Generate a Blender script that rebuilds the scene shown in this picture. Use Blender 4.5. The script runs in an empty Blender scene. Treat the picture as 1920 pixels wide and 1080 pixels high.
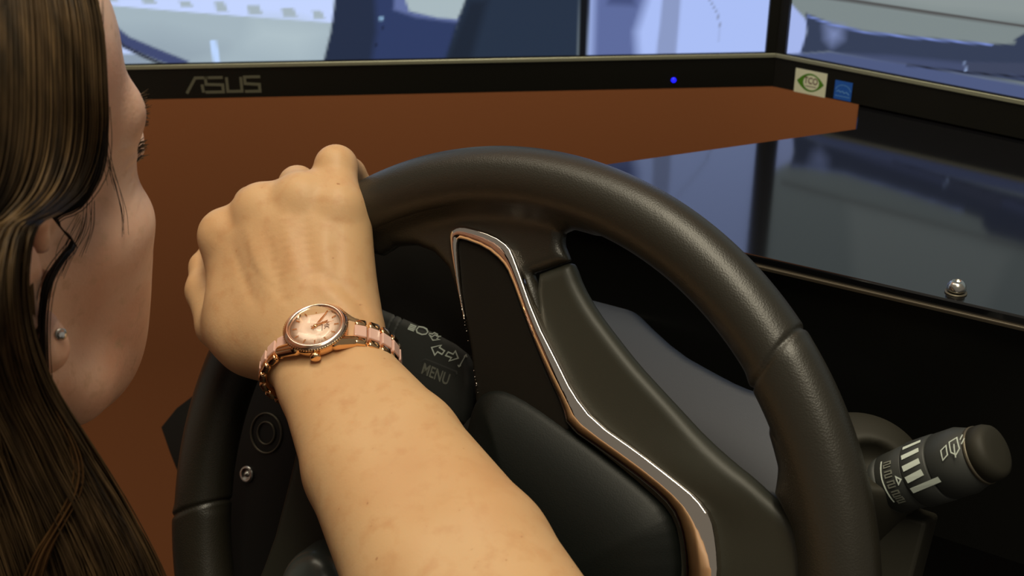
import bpy, bmesh, math, random
import numpy as np
from mathutils import Vector, Matrix

rng = np.random.default_rng(7)
random.seed(7)
COL = bpy.context.scene.collection
SC = bpy.context.scene

# ------------------------------------------------------------------ camera, world, light
CAM = np.array([0.0, 0.0, 1.20])
FPX, PITCH = 2200.0, math.radians(25)
cam_d = bpy.data.cameras.new('camera')
cam_d.sensor_width = 36.0
cam_d.lens = FPX * 36.0 / 1920.0
cam_d.clip_start = 0.02
cam_d.dof.use_dof = True
cam_d.dof.focus_distance = 0.56
cam_d.dof.aperture_fstop = 14.0
cam = bpy.data.objects.new('camera', cam_d)
COL.objects.link(cam)
cam.location = CAM
cam.rotation_euler = (math.radians(90) - PITCH, 0, 0)
SC.camera = cam

world = bpy.data.worlds.new('world')
SC.world = world
world.use_nodes = True
world.node_tree.nodes['Background'].inputs[0].default_value = (1.0, 0.90, 0.74, 1)
world.node_tree.nodes['Background'].inputs[1].default_value = 0.17


def area(name, loc, target, size, energy, color, sy=None):
    l = bpy.data.lights.new(name, 'AREA')
    l.energy = energy
    l.color = color
    l.size = size
    if sy:
        l.shape = 'RECTANGLE'
        l.size_y = sy
    o = bpy.data.objects.new(name, l)
    COL.objects.link(o)
    o.location = loc
    o.rotation_euler = (Vector(target) - Vector(loc)).to_track_quat('-Z', 'Y').to_euler()
    return o


area('ceiling_lamp_near', (0.12, -0.05, 2.62), (0.12, -0.0499, 0.9), 0.32, 26.0, (1.0, 0.90, 0.68), 1.5)
area('ceiling_lamp_far', (-0.6, 0.75, 2.65), (-0.3, 1.2, 0.7), 1.2, 7.0, (1.0, 0.90, 0.68), 0.3)

SC.view_settings.view_transform = 'Standard'
SC.view_settings.look = 'None'
SC.view_settings.gamma = 1.0
SC.view_settings.use_curve_mapping = False
SC.view_settings.exposure = 0.0

# ------------------------------------------------------------------ geometry helpers
UPC = np.array([0, math.sin(PITCH), math.cos(PITCH)])
FWC = np.array([0, math.cos(PITCH), -math.sin(PITCH)])
RTC = np.array([1.0, 0, 0])
Z = np.array([0, 0, 1.0])


def ray(px, py):
    return RTC * (px - 960) / FPX - UPC * (py - 540) / FPX + FWC


def vp(px, py, d):
    """world point seen at a photo position, d metres along the optical axis"""
    return CAM + ray(px, py) * d


def onp(px, py, P, n):
    r = ray(px, py)
    return CAM + r * (np.dot(n, P - CAM) / np.dot(n, r))


def unit(v):
    v = np.asarray(v, float)
    return v / np.linalg.norm(v)


def srgb(r, g, b):
    f = lambda c: (c / 255 / 12.92) if c / 255 <= 0.04045 else ((c / 255 + 0.055) / 1.055) ** 2.4
    return (f(r), f(g), f(b), 1.0)


def set_props(o, label=None, cat=None, group=None, kind=None):
    if label: o['label'] = label
    if cat: o['category'] = cat
    if group: o['group'] = group
    if kind: o['kind'] = kind
    return o


def link(name, me, mat=None, parent=None, smooth=True):
    o = bpy.data.objects.new(name, me)
    COL.objects.link(o)
    if mat is not None:
        me.materials.append(mat)
    if parent is not None:
        o.parent = parent
    if smooth:
        me.polygons.foreach_set('use_smooth', np.ones(len(me.polygons), bool))
    return o


def pydata(name, V, F, mat=None, parent=None, smooth=True):
    me = bpy.data.meshes.new(name)
    me.from_pydata([tuple(map(float, v)) for v in V], [], [tuple(map(int, f)) for f in F])
    me.update()
    return link(name, me, mat, parent, smooth)


def empty(name, loc=(0, 0, 0), M=None, parent=None):
    o = bpy.data.objects.new(name, None)
    COL.objects.link(o)
    o.empty_display_size = 0.02
    if M is not None:
        o.matrix_world = M
    else:
        o.location = loc
    if parent is not None:
        o.parent = parent
    return o


def frame_matrix(o, x, y, z):
    M = Matrix.Identity(4)
    for i, v in enumerate((x, y, z, o)):
        for j in range(3):
            M[j][i] = float(v[j])
    return M


def box(name, lo, hi, mat, parent=None, bevel=0.0, seg=3, M=None):
    bm = bmesh.new()
    bmesh.ops.create_cube(bm, size=1.0)
    lo, hi = np.array(lo, float), np.array(hi, float)
    for v in bm.verts:
        v.co = Vector((lo + hi) / 2 + np.array(v.co) * (hi - lo))
    if bevel:
        bmesh.ops.bevel(bm, geom=list(bm.edges), offset=bevel, segments=seg, affect='EDGES', profile=0.5)
    if M is not None:
        bmesh.ops.transform(bm, matrix=M, verts=bm.verts)
    me = bpy.data.meshes.new(name)
    bm.to_mesh(me)
    bm.free()
    return link(name, me, mat, parent, smooth=False)


def prism(name, pts, z0, z1, mat, parent=None, bevel=0.0, seg=3, M=None, smooth=False):
    """polygon (x, y) extruded from z0 to z1"""
    bm = bmesh.new()
    vs = [bm.verts.new((p[0], p[1], z0)) for p in pts]
    f = bm.faces.new(vs)
    f.normal_update()
    if f.normal.z > 0:
        bmesh.ops.reverse_faces(bm, faces=[f])
    r = bmesh.ops.extrude_face_region(bm, geom=[f])
    for v in [g for g in r['geom'] if isinstance(g, bmesh.types.BMVert)]:
        v.co.z = z1
    bmesh.ops.recalc_face_normals(bm, faces=bm.faces)
    if bevel:
        ed = [e for e in bm.edges if abs(e.verts[0].co.z - z1) < 1e-6 and abs(e.verts[1].co.z - z1) < 1e-6]
        bmesh.ops.bevel(bm, geom=ed, offset=bevel, segments=seg, affect='EDGES', profile=0.5)
    if M is not None:
        bmesh.ops.transform(bm, matrix=M, verts=bm.verts)
    me = bpy.data.meshes.new(name)
    bm.to_mesh(me)
    bm.free()
    return link(name, me, mat, parent, smooth)


def lathe(name, prof, mat, parent=None, n=48, M=None, ripple=0.0, nr=0, cap=True):
    """profile [(radius, z)] turned about z"""
    V, F = [], []
    for i, (r, zz) in enumerate(prof):
        for k in range(n):
            a = 2 * math.pi * k / n
            rr = r * (1 + (ripple * math.cos(nr * a) if nr and 0 < i < len(prof) - 1 else 0))
            V.append((rr * math.cos(a), rr * math.sin(a), zz))
    for i in range(len(prof) - 1):
        for k in range(n):
            k2 = (k + 1) % n
            F.append((i * n + k, i * n + k2, (i + 1) * n + k2, (i + 1) * n + k))
    if cap:
        F.append(tuple(range(n))[::-1])
        F.append(tuple((len(prof) - 1) * n + k for k in range(n)))
    else:
        m = (len(prof) - 1) * n
        F += [(m + k, m + (k + 1) % n, (k + 1) % n, k) for k in range(n)]
    if M is not None:
        V = [tuple(M @ Vector(v)) for v in V]
    return pydata(name, V, F, mat, parent)


def ribbon(name, lines, width, mat, parent=None, M=None, z=0.0, thick=0.00015, closed=False):
    """thin printed strokes along polylines lying in the xy plane of M"""
    V, F = [], []
    for line in lines:
        L = [np.array(p, float) for p in line]
        if closed or (len(L) > 2 and np.allclose(L[0], L[-1])):
            if np.allclose(L[0], L[-1]):
                L = L[:-1]
            cl = True
        else:
            cl = False
        n = len(L)
        base = len(V)
        for i in range(n):
            a = L[(i - 1) % n] if (cl or i > 0) else L[i]
            b = L[(i + 1) % n] if (cl or i < n - 1) else L[i]
            t = unit(L[i] - a) if (cl or i > 0) else unit(b - L[i])
            s = unit(b - L[i]) if (cl or i < n - 1) else t
            m = t + s
            m = unit(m) if np.linalg.norm(m) > 1e-6 else t
            nn = np.array([-m[1], m[0]])
            sc = min(1.6, 1.0 / max(0.4, float(np.dot(m, t))))
            for sg in (1, -1):
                q = L[i] + nn * sg * width / 2 * sc
                V.append((q[0], q[1], z))
                V.append((q[0], q[1], z + thick))
        m_ = n if cl else n - 1
        for i in range(m_):
            a0 = base + 4 * i
            b0 = base + 4 * ((i + 1) % n)
            F += [(a0 + 1, a0 + 3, b0 + 3, b0 + 1), (a0, b0, b0 + 2, a0 + 2), (a0, a0 + 1, b0 + 1, b0), (a0 + 2, b0 + 2, b0 + 3, a0 + 3)]
    if M is not None:
        V = [tuple(M @ Vector(v)) for v in V]
    return pydata(name, V, F, mat, parent, smooth=False)


def pre_mesh(name, me, parent, M):
    me.name = name
    o = bpy.data.objects.new(name, me)
    COL.objects.link(o)
    o.parent = parent
    o.matrix_local = M
    return o


def text(name, s, size, mat, parent, M, extrude=0.0001, shear=0.0, sx=1.0, bold=0.0):
    c = bpy.data.curves.new(name, 'FONT')
    c.body = s
    c.size = size
    c.extrude = extrude
    c.shear = shear
    c.offset = bold
    c.align_x = 'CENTER'
    c.align_y = 'CENTER'
    c.materials.append(mat)
    o = bpy.data.objects.new(name, c)
    COL.objects.link(o)
    o.parent = parent
    me = bpy.data.meshes.new_from_object(o)
    bpy.data.objects.remove(o)
    return pre_mesh(name, me, parent, M @ Matrix.Diagonal((sx, 1, 1, 1)))


def smooth_loop(pts, it=2, closed=True):
    P = [np.array(p, float) for p in pts]
    for _ in range(it):
        Q = []
        n = len(P)
        for i in range(n if closed else n - 1):
            a, b = P[i], P[(i + 1) % n]
            Q += [a * 0.75 + b * 0.25, a * 0.25 + b * 0.75]
        if not closed:
            Q = [P[0]] + Q + [P[-1]]
        P = Q
    return P


# ------------------------------------------------------------------ implicit surfaces
class Sdf:
    def __init__(s):
        s.ops = []

    def add(s, kind, k, f, c, rad):
        s.ops.append((kind, k, f, np.array(c, float), rad))

    def ell(s, c, r, k=0.01, axes=None, kind='u'):
        c = np.array(c, float)
        r = np.array(r, float)
        A = None if axes is None else np.array(axes, float)

        def f(p):
            q = p - c
            if A is not None:
                q = q @ A.T
            a = q / r
            k0 = np.sqrt((a * a).sum(1)) + 1e-9
            b = a / r
            k1 = np.sqrt((b * b).sum(1)) + 1e-9
            return k0 * (k0 - 1) / k1
        s.add(kind, k, f, c, r.max())

    def cone(s, a, b, r1, r2, k=0.01, kind='u'):
        a = np.array(a, float)
        b = np.array(b, float)
        ba = b - a
        l2 = float(ba @ ba)
        rr = r1 - r2
        a2 = l2 - rr * rr
        il2 = 1.0 / l2

        def f(p):
            pa = p - a
            y = pa @ ba
            z = y - l2
            w = pa * l2 - np.outer(y, ba)
            x2 = (w * w).sum(1)
            y2 = y * y * l2
            z2 = z * z * l2
            kk = np.sign(rr) * rr * rr * x2
            d = (np.sqrt(x2 * a2 * il2) + y * rr) * il2 - r1
            c1 = np.sign(z) * a2 * z2 > kk
            d = np.where(c1, np.sqrt(x2 + z2) * il2 - r2, d)
            c2 = (~c1) & (np.sign(y) * a2 * y2 < kk)
            d = np.where(c2, np.sqrt(x2 + y2) * il2 - r1, d)
            return d
        s.add(kind, k, f, (a + b) / 2, math.sqrt(l2) / 2 + max(r1, r2))

    def chain(s, pts, k=0.006, kind='u'):
        for (a, ra), (b, rb) in zip(pts[:-1], pts[1:]):
            s.cone(a, b, ra, rb, k, kind)

    def fn(s, f, c, rad, k=0.005, kind='u'):
        s.add(kind, k, f, c, rad)

    def ev(s, p, c=None, rad=0):
        d = np.full(len(p), 1.0)
        for kind, k, f, cc, rr in s.ops:
            if c is not None and np.linalg.norm(c - cc) > rr + rad + k + 0.012:
                continue
            v = f(p)
            if kind == 's':
                v = -v
                h = np.maximum(k - np.abs(d - v), 0) / k
                d = np.maximum(d, v) + h * h * k * 0.25
            else:
                h = np.maximum(k - np.abs(d - v), 0) / k
                d = np.minimum(d, v) - h * h * k * 0.25
        return d

    def mesh(s, name, lo, hi, h, mat, parent=None, M=None):
        lo = np.array(lo, float)
        hi = np.array(hi, float)
        B = 8
        nb = np.ceil((hi - lo) / (h * B)).astype(int)
        n = nb * B + 1
        gx = [lo[i] + (np.arange(nb[i]) + 0.5) * B * h for i in range(3)]
        G = np.stack(np.meshgrid(*gx, indexing='ij'), -1).reshape(-1, 3)
        fc = s.ev(G)
        act = np.abs(fc) < B * h * 0.87 * 1.7 + 0.002
        D = np.where(fc < 0, -1.0, 1.0).astype(np.float32).reshape(nb)
        F = np.ones(n, np.float32)
        F[:-1, :-1, :-1] = np.repeat(np.repeat(np.repeat(D, B, 0), B, 1), B, 2)
        o = np.arange(B + 1)
        O = np.stack(np.meshgrid(o, o, o, indexing='ij'), -1).reshape(-1, 3)
        idx = np.argwhere(act.reshape(nb))
        for b in idx:
            I = b * B + O
            P = lo + I * h
            c = lo + (b + 0.5) * B * h
            F[I[:, 0], I[:, 1], I[:, 2]] = s.ev(P, c, B * h * 0.87)
        ins = F < 0
        cnt = np.zeros(n - 1, np.uint8)
        for dx in (0, 1):
            for dy in (0, 1):
                for dz in (0, 1):
                    cnt += ins[dx:n[0] - 1 + dx, dy:n[1] - 1 + dy, dz:n[2] - 1 + dz]
        cells = np.argwhere((cnt > 0) & (cnt < 8))
        vid = np.full(n - 1, -1, np.int32)
        vid[cells[:, 0], cells[:, 1], cells[:, 2]] = np.arange(len(cells))
        acc = np.zeros((len(cells), 3))
        num = np.zeros(len(cells))
        cor = [(x, y, z) for x in (0, 1) for y in (0, 1) for z in (0, 1)]
        val = {c: F[cells[:, 0] + c[0], cells[:, 1] + c[1], cells[:, 2] + c[2]].astype(float) for c in cor}
        for a in cor:
            for ax in range(3):
                if a[ax] == 0:
                    b = list(a)
                    b[ax] = 1
                    va, vb = val[a], val[tuple(b)]
                    m = (va < 0) != (vb < 0)
                    t = np.where(m, va / np.where(m, va - vb, 1), 0)
                    q = np.array(a, float)[None, :].repeat(len(cells), 0)
                    q[:, ax] = t
                    acc[m] += q[m]
                    num[m] += 1
        V = lo + (cells + acc / num[:, None]) * h
        for _ in range(2):
            nv = len(V)
            out = np.empty_like(V)
            key = np.floor((V - lo) / (h * 24)).astype(int)
            kk = key[:, 0] * 1000003 + key[:, 1] * 1009 + key[:, 2]
            order = np.argsort(kk, kind='stable')
            cuts = np.flatnonzero(np.diff(kk[order])) + 1
            for grp in np.split(order, cuts):
                P = V[grp]
                c = (P.min(0) + P.max(0)) / 2
                rd = np.linalg.norm(P.max(0) - P.min(0)) / 2 + h
                e = h * 0.4
                f0 = s.ev(P, c, rd)
                g = np.stack([(s.ev(P + np.eye(3)[i] * e, c, rd) - s.ev(P - np.eye(3)[i] * e, c, rd)) / (2 * e) for i in range(3)], 1)
                st = f0 / np.maximum((g * g).sum(1), 0.2)
                st = np.clip(st, -h, h)
                out[grp] = P - g * st[:, None]
            V = out
        quads = []
        for ax in range(3):
            sl0 = [slice(1, -1)] * 3
            sl1 = [slice(1, -1)] * 3
            sl0[ax] = slice(0, -1)
            sl1[ax] = slice(1, None)
            A = ins[tuple(sl0)]
            Bq = ins[tuple(sl1)]
            e = np.argwhere(A != Bq)
            if not len(e):
                continue
            off = np.ones(3, int)
            off[ax] = 0
            e = e + off
            u, v = [(1, 2), (2, 0), (0, 1)][ax]
            du = np.zeros(3, int)
            dv = np.zeros(3, int)
            du[u] = 1
            dv[v] = 1
            g = lambda q: vid[q[:, 0], q[:, 1], q[:, 2]]
            Q = np.stack([g(e - du - dv), g(e - dv), g(e), g(e - du)], 1)
            flip = ~ins[tuple(e.T)]
            d_in = ins[tuple(e.T)]
            Q = np.where(d_in[:, None], Q[:, ::-1], Q)
            quads.append(Q)
        Q = np.concatenate(quads)
        Q = Q[(Q >= 0).all(1)]
        if M is not None:
            A = np.array(M)
            V = V @ A[:3, :3].T + A[:3, 3]
        me = bpy.data.meshes.new(name)
        me.vertices.add(len(V))
        me.vertices.foreach_set('co', V.astype(np.float32).ravel())
        me.loops.add(len(Q) * 4)
        me.loops.foreach_set('vertex_index', Q.astype(np.int32).ravel())
        me.polygons.add(len(Q))
        me.polygons.foreach_set('loop_start', np.arange(len(Q), dtype=np.int32) * 4)
        me.update(calc_edges=True)
        me.validate()
        return link(name, me, mat, parent)


def poly_sdf(pts):
    P = np.array(pts, float)

    def f(xy):
        d = np.full(len(xy), 1e9)
        s = np.ones(len(xy))
        n = len(P)
        for i in range(n):
            a, b = P[i], P[i - 1]
            e = b - a
            w = xy - a
            t = np.clip((w @ e) / (e @ e), 0, 1)
            q = w - np.outer(t, e)
            d = np.minimum(d, (q * q).sum(1))
            c1 = xy[:, 1] >= a[1]
            c2 = xy[:, 1] < b[1]
            c3 = e[0] * w[:, 1] > e[1] * w[:, 0]
            m = (c1 & c2 & c3) | (~c1 & ~c2 & ~c3)
            s = np.where(m, -s, s)
        return s * np.sqrt(d)
    return f


def grid_sdf(pts, cell=0.0005, pad=0.03):
    """the outline's distance, tabulated once and read back bilinearly"""
    P = np.array(pts, float)
    lo = P.min(0) - pad
    n = np.ceil((P.max(0) + pad - lo) / cell).astype(int) + 2
    X, Y = np.meshgrid(lo[0] + np.arange(n[0]) * cell, lo[1] + np.arange(n[1]) * cell, indexing='ij')
    T = poly_sdf(pts)(np.stack([X.ravel(), Y.ravel()], 1)).reshape(n)

    def f(xy):
        q = (xy - lo) / cell
        qc = np.clip(q, 0, n - 1.001)
        out = np.linalg.norm(q - qc, axis=1) * cell
        i = qc.astype(int)
        t = qc - i
        a = T[i[:, 0], i[:, 1]] * (1 - t[:, 0]) + T[i[:, 0] + 1, i[:, 1]] * t[:, 0]
        b = T[i[:, 0], i[:, 1] + 1] * (1 - t[:, 0]) + T[i[:, 0] + 1, i[:, 1] + 1] * t[:, 0]
        return a * (1 - t[:, 1]) + b * t[:, 1] + out
    return f


def plate_fn(pts, c0, c1, r, dome=None):
    """outline extruded from c0 to c1 with edges rounded by r; dome(x, y) lifts the top"""
    ps = grid_sdf(pts)
    cm, hh = (c0 + c1) / 2, (c1 - c0) / 2

    def f(p):
        z = p[:, 2]
        if dome is not None:
            z = z - dome(p[:, 0], p[:, 1])
        d2 = ps(p[:, :2]) + r
        d3 = np.abs(z - cm) - hh + r
        return np.sqrt(np.maximum(d2, 0) ** 2 + np.maximum(d3, 0) ** 2) + np.minimum(np.maximum(d2, d3), 0) - r
    P = np.array(pts)
    c = np.array([*(P.min(0) + P.max(0)) / 2, cm])
    return f, c, np.linalg.norm(P.max(0) - P.min(0)) / 2 + hh + 0.01


def plate(name, pts, c0, c1, r, mat, parent, h=0.0012, dome=None, extra=None):
    s = Sdf()
    f, c, rad = plate_fn(pts, c0, c1, r, dome)
    s.fn(f, c, rad, k=0.0005)
    if extra:
        extra(s)
    P = np.array(pts)
    pad = 0.004 + 2 * h
    dz = 0.02 if dome is not None else 0
    return s.mesh(name, [*(P.min(0) - pad), c0 - pad - dz], [*(P.max(0) + pad), c1 + pad + dz], h, mat, parent)


# ------------------------------------------------------------------ materials
def material(name, color, rough=0.5, metal=0.0, spec=0.5, ior=1.5, coat=0.0, emit=None, estr=0.0, trans=0.0, sss=0.0,
             bump=None, vary=None, coat_rough=0.05):
    m = bpy.data.materials.new(name)
    m.use_nodes = True
    nt = m.node_tree
    b = nt.nodes['Principled BSDF']
    b.inputs['Base Color'].default_value = color
    b.inputs['Roughness'].default_value = rough
    b.inputs['Metallic'].default_value = metal
    b.inputs['Specular IOR Level'].default_value = spec
    b.inputs['IOR'].default_value = ior
    b.inputs['Coat Weight'].default_value = coat
    b.inputs['Coat Roughness'].default_value = coat_rough
    b.inputs['Transmission Weight'].default_value = trans
    if sss:
        b.inputs['Subsurface Weight'].default_value = sss
        b.inputs['Subsurface Radius'].default_value = (1.0, 0.35, 0.18)
        b.inputs['Subsurface Scale'].default_value = 0.006
    if emit:
        b.inputs['Emission Color'].default_value = emit
        b.inputs['Emission Strength'].default_value = estr
    tc = nt.nodes.new('ShaderNodeTexCoord')
    if vary:
        # vary = [(scale, detail, colour2, lo, hi), ...] mixes towards colour2 where the noise is high
        prev = None
        for sc_, det, col2, lo, hi in vary:
            n = nt.nodes.new('ShaderNodeTexNoise')
            n.inputs['Scale'].default_value = sc_
            n.inputs['Detail'].default_value = det
            nt.links.new(tc.outputs['Object'], n.inputs['Vector'])
            r = nt.nodes.new('ShaderNodeMapRange')
            r.inputs['From Min'].default_value = lo
            r.inputs['From Max'].default_value = hi
            nt.links.new(n.outputs['Fac'], r.inputs['Value'])
            mx = nt.nodes.new('ShaderNodeMix')
            mx.data_type = 'RGBA'
            nt.links.new(r.outputs['Result'], mx.inputs['Factor'])
            if prev is None:
                mx.inputs['A'].default_value = color
            else:
                nt.links.new(prev, mx.inputs['A'])
            mx.inputs['B'].default_value = col2
            prev = mx.outputs['Result']
        nt.links.new(prev, b.inputs['Base Color'])
    if bump:
        prev = None
        for kind, sc_, dist, st in bump:
            if kind == 'voronoi':
                n = nt.nodes.new('ShaderNodeTexVoronoi')
                n.inputs['Scale'].default_value = sc_
                out = n.outputs['Distance']
            else:
                n = nt.nodes.new('ShaderNodeTexNoise')
                n.inputs['Scale'].default_value = sc_
                n.inputs['Detail'].default_value = 4
                out = n.outputs['Fac']
            nt.links.new(tc.outputs['Object'], n.inputs['Vector'])
            bp = nt.nodes.new('ShaderNodeBump')
            bp.inputs['Distance'].default_value = dist
            bp.inputs['Strength'].default_value = st
            nt.links.new(out, bp.inputs['Height'])
            if prev is not None:
                nt.links.new(prev, bp.inputs['Normal'])
            prev = bp.outputs['Normal']
        nt.links.new(prev, b.inputs['Normal'])
    return m


M_ = {}
M_['wall'] = material('orange_wall_paint', srgb(172, 104, 60), 0.85, bump=[('noise', 300, 0.001, 0.3)])
M_['floor'] = material('dark_carpet', srgb(48, 44, 42), 0.95, bump=[('noise', 400, 0.004, 0.6)])
M_['leather'] = material('black_leather', srgb(38, 35, 27), 0.40, spec=0.6,
                         bump=[('voronoi', 1300, 0.0002, 0.35), ('noise', 150, 0.0005, 0.2)])
M_['plastic'] = material('soft_black_plastic', srgb(46, 46, 38), 0.5, spec=0.45, bump=[('noise', 1800, 0.0001, 0.25)])
M_['insert'] = material('matte_black_insert', srgb(19, 17, 13), 0.55, spec=0.2, bump=[('noise', 1500, 0.0001, 0.3)])
M_['airbag'] = material('black_airbag_skin', srgb(14, 17, 15), 0.46, spec=0.22, bump=[('noise', 1400, 0.00015, 0.4)])
M_['chrome'] = material('warm_chrome', (0.82, 0.74, 0.67, 1), 0.06, metal=1.0)
M_['gloss'] = material('gloss_black_acrylic', (0.005, 0.005, 0.006, 1), 0.09, ior=1.9, spec=0.5)
M_['fascia'] = material('black_fascia', (0.006, 0.006, 0.005, 1), 0.35, spec=0.25)
M_['edge'] = material('lip_highlight', srgb(84, 76, 64), 0.35, metal=0.5)  # brighter colour stands in for the highlight on the console's front lip
M_['void'] = material('black_housing', (0.008, 0.0075, 0.006, 1), 0.6, spec=0.25)
M_['pod'] = material('black_moulded_plastic', (0.009, 0.0085, 0.0075, 1), 0.5, spec=0.3)
M_['cowl'] = material('grey_cowl_plastic', srgb(40, 47, 62), 0.45, spec=0.5, bump=[('noise', 1500, 0.0001, 0.3)])
M_['cowl_dark'] = material('dark_grey_cowl_plastic', srgb(44, 42, 34), 0.6, spec=0.3)
M_['bezel'] = material('black_bezel_plastic', srgb(20, 19, 14), 0.4, spec=0.3)
M_['silver'] = material('silver_strip', srgb(150, 150, 128), 0.35, metal=0.3)
M_['logo'] = material('grey_logo_print', srgb(94, 92, 75), 0.5)
M_['white'] = material('white_print', srgb(215, 225, 215), 0.5)
M_['greyprint'] = material('grey_print', srgb(120, 122, 112), 0.5)
M_['sticker'] = material('white_sticker', srgb(232, 232, 200), 0.4)
M_['green'] = material('green_print', srgb(80, 135, 20), 0.5)
M_['brownprint'] = material('brown_print', srgb(95, 50, 40), 0.5)
M_['blue'] = material('blue_sticker', srgb(35, 95, 190), 0.4)
M_['paleblue'] = material('pale_blue_print', srgb(95, 150, 215), 0.5)
M_['led'] = material('blue_led', (0, 0, 0.02, 1), 0.3, emit=(0.01, 0.01, 1.0, 1), estr=2.5)
M_['steel'] = material('steel', (0.62, 0.6, 0.56, 1), 0.25, metal=1.0)
M_['ring'] = material('dull_ring_metal', srgb(105, 98, 84), 0.45, metal=0.6)
M_['stalk'] = material('black_stalk_plastic', srgb(56, 58, 56), 0.5, spec=0.45, bump=[('noise', 2500, 0.0001, 0.3)])
M_['knob'] = material('smoky_grey_plastic', srgb(70, 76, 74), 0.25, spec=0.5)
M_['gold'] = material('rose_gold', (0.88, 0.56, 0.30, 1), 0.15, metal=1.0, bump=[('noise', 900, 0.00005, 0.3)])
M_['pink'] = material('pale_pink_enamel', srgb(226, 184, 170), 0.2, coat=0.6)
M_['dial'] = material('pale_rose_dial', srgb(252, 222, 202), 0.3, coat=0.3)
def glass_material():
    m = bpy.data.materials.new('watch_glass')
    m.use_nodes = True
    nt = m.node_tree
    nt.nodes.remove(nt.nodes['Principled BSDF'])
    lw_ = nt.nodes.new('ShaderNodeLayerWeight')
    lw_.inputs['Blend'].default_value = 0.12
    fr = nt.nodes.new('ShaderNodeMath')
    fr.operation = 'MULTIPLY'
    fr.inputs[1].default_value = 0.5
    nt.links.new(lw_.outputs['Facing'], fr.inputs[0])
    tr = nt.nodes.new('ShaderNodeBsdfTransparent')
    gl = nt.nodes.new('ShaderNodeBsdfGlossy')
    gl.inputs['Roughness'].default_value = 0.02
    mx = nt.nodes.new('ShaderNodeMixShader')
    nt.links.new(fr.outputs[0], mx.inputs[0])
    nt.links.new(tr.outputs[0], mx.inputs[1])
    nt.links.new(gl.outputs[0], mx.inputs[2])
    nt.links.new(mx.outputs[0], nt.nodes['Material Output'].inputs['Surface'])
    return m


M_['glass'] = glass_material()
M_['gem'] = material('stud_crystal', (0.9, 0.92, 0.95, 1), 0.08, metal=0.9)
M_['skin'] = material('skin', srgb(212, 172, 128), 0.5, spec=0.35, sss=0.12,
                      vary=[(22, 2, srgb(206, 160, 116), 0.42, 0.75), (130, 4, srgb(204, 158, 114), 0.5, 0.75), (260, 1, srgb(172, 122, 84), 0.76, 0.82)],
                      bump=[('voronoi', 800, 0.0002, 0.15), ('noise', 260, 0.0004, 0.2)])
M_['face'] = material('face_skin', srgb(240, 200, 176), 0.5, spec=0.35, sss=0.12,
                      vary=[(30, 3, srgb(232, 178, 150), 0.45, 0.75), (160, 2, srgb(218, 176, 146), 0.55, 0.8)],
                      bump=[('voronoi', 600, 0.0003, 0.2), ('noise', 140, 0.0008, 0.25)])
M_['nail'] = material('fingernail', srgb(225, 170, 150), 0.3)
M_['eye'] = material('eye_white', srgb(225, 220, 212), 0.15)
M_['shirt'] = material('maroon_knit', srgb(74, 42, 40), 0.9, bump=[('noise', 500, 0.001, 0.5)])


def hair_material(name, c1, c2, rough=0.42):
    m = bpy.data.materials.new(name)
    m.use_nodes = True
    nt = m.node_tree
    b = nt.nodes['Principled BSDF']
    oi = nt.nodes.new('ShaderNodeTexCoord')
    n = nt.nodes.new('ShaderNodeTexNoise')
    n.inputs['Scale'].default_value = 45
    n.inputs['Detail'].default_value = 3
    mp = nt.nodes.new('ShaderNodeMapping')
    mp.inputs['Scale'].default_value = (3, 3, 0.6)
    nt.links.new(oi.outputs['Object'], mp.inputs['Vector'])
    nt.links.new(mp.outputs['Vector'], n.inputs['Vector'])
    r = nt.nodes.new('ShaderNodeValToRGB')
    r.color_ramp.elements[0].position = 0.35
    r.color_ramp.elements[1].position = 0.7
    r.color_ramp.elements[0].color = c1
    r.color_ramp.elements[1].color = c2
    nt.links.new(n.outputs['Fac'], r.inputs['Fac'])
    nt.links.new(r.outputs['Color'], b.inputs['Base Color'])
    b.inputs['Roughness'].default_value = rough
    b.inputs['Specular IOR Level'].default_value = 0.3
    return m


M_['hair'] = hair_material('brown_hair', srgb(54, 42, 27), srgb(100, 78, 52))
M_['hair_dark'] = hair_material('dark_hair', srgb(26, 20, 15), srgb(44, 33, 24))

M_['hair_light'] = hair_material('light_brown_hair', srgb(74, 58, 38), srgb(124, 98, 66))
M_['hair_gold'] = hair_material('golden_brown_hair', srgb(86, 60, 34), srgb(128, 92, 56))
M_['bezel_gold'] = material('pale_rose_gold', (0.93, 0.70, 0.56, 1), 0.2, metal=1.0)


def attr_material(name, strength=1.0):
    m = bpy.data.materials.new(name)
    m.use_nodes = True
    nt = m.node_tree
    b = nt.nodes['Principled BSDF']
    a = nt.nodes.new('ShaderNodeVertexColor')
    a.layer_name = 'picture'
    b.inputs['Base Color'].default_value = (0.01, 0.01, 0.01, 1)
    b.inputs['Roughness'].default_value = 0.4
    b.inputs['Specular IOR Level'].default_value = 0.1
    nt.links.new(a.outputs['Color'], b.inputs['Emission Color'])
    b.inputs['Emission Strength'].default_value = strength
    return m


M_['screen'] = attr_material('lit_screen', 1.0)

# ------------------------------------------------------------------ key frames
C = np.array([-0.01932, 0.46571, -0.35531]) + CAM           # steering wheel centre
N = np.array([-0.50213, -0.76454, 0.40416])                 # its axis, towards the driver
R_ = np.array([0.83585, -0.54896, 0.0])                     # to the driver's right
U_ = np.array([0.22187, 0.33781, 0.91469])                  # up along the wheel face
WM = frame_matrix(C, R_, U_, N)


def wl(px, py, c=0.0):
    """photo position -> (a, b) on the plane c metres above the wheel plane"""
    X = onp(px, py, C + c * N, N) - C
    return (float(X @ R_), float(X @ U_))


def W3(a, b, c):
    return C + a * R_ + b * U_ + c * N


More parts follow.
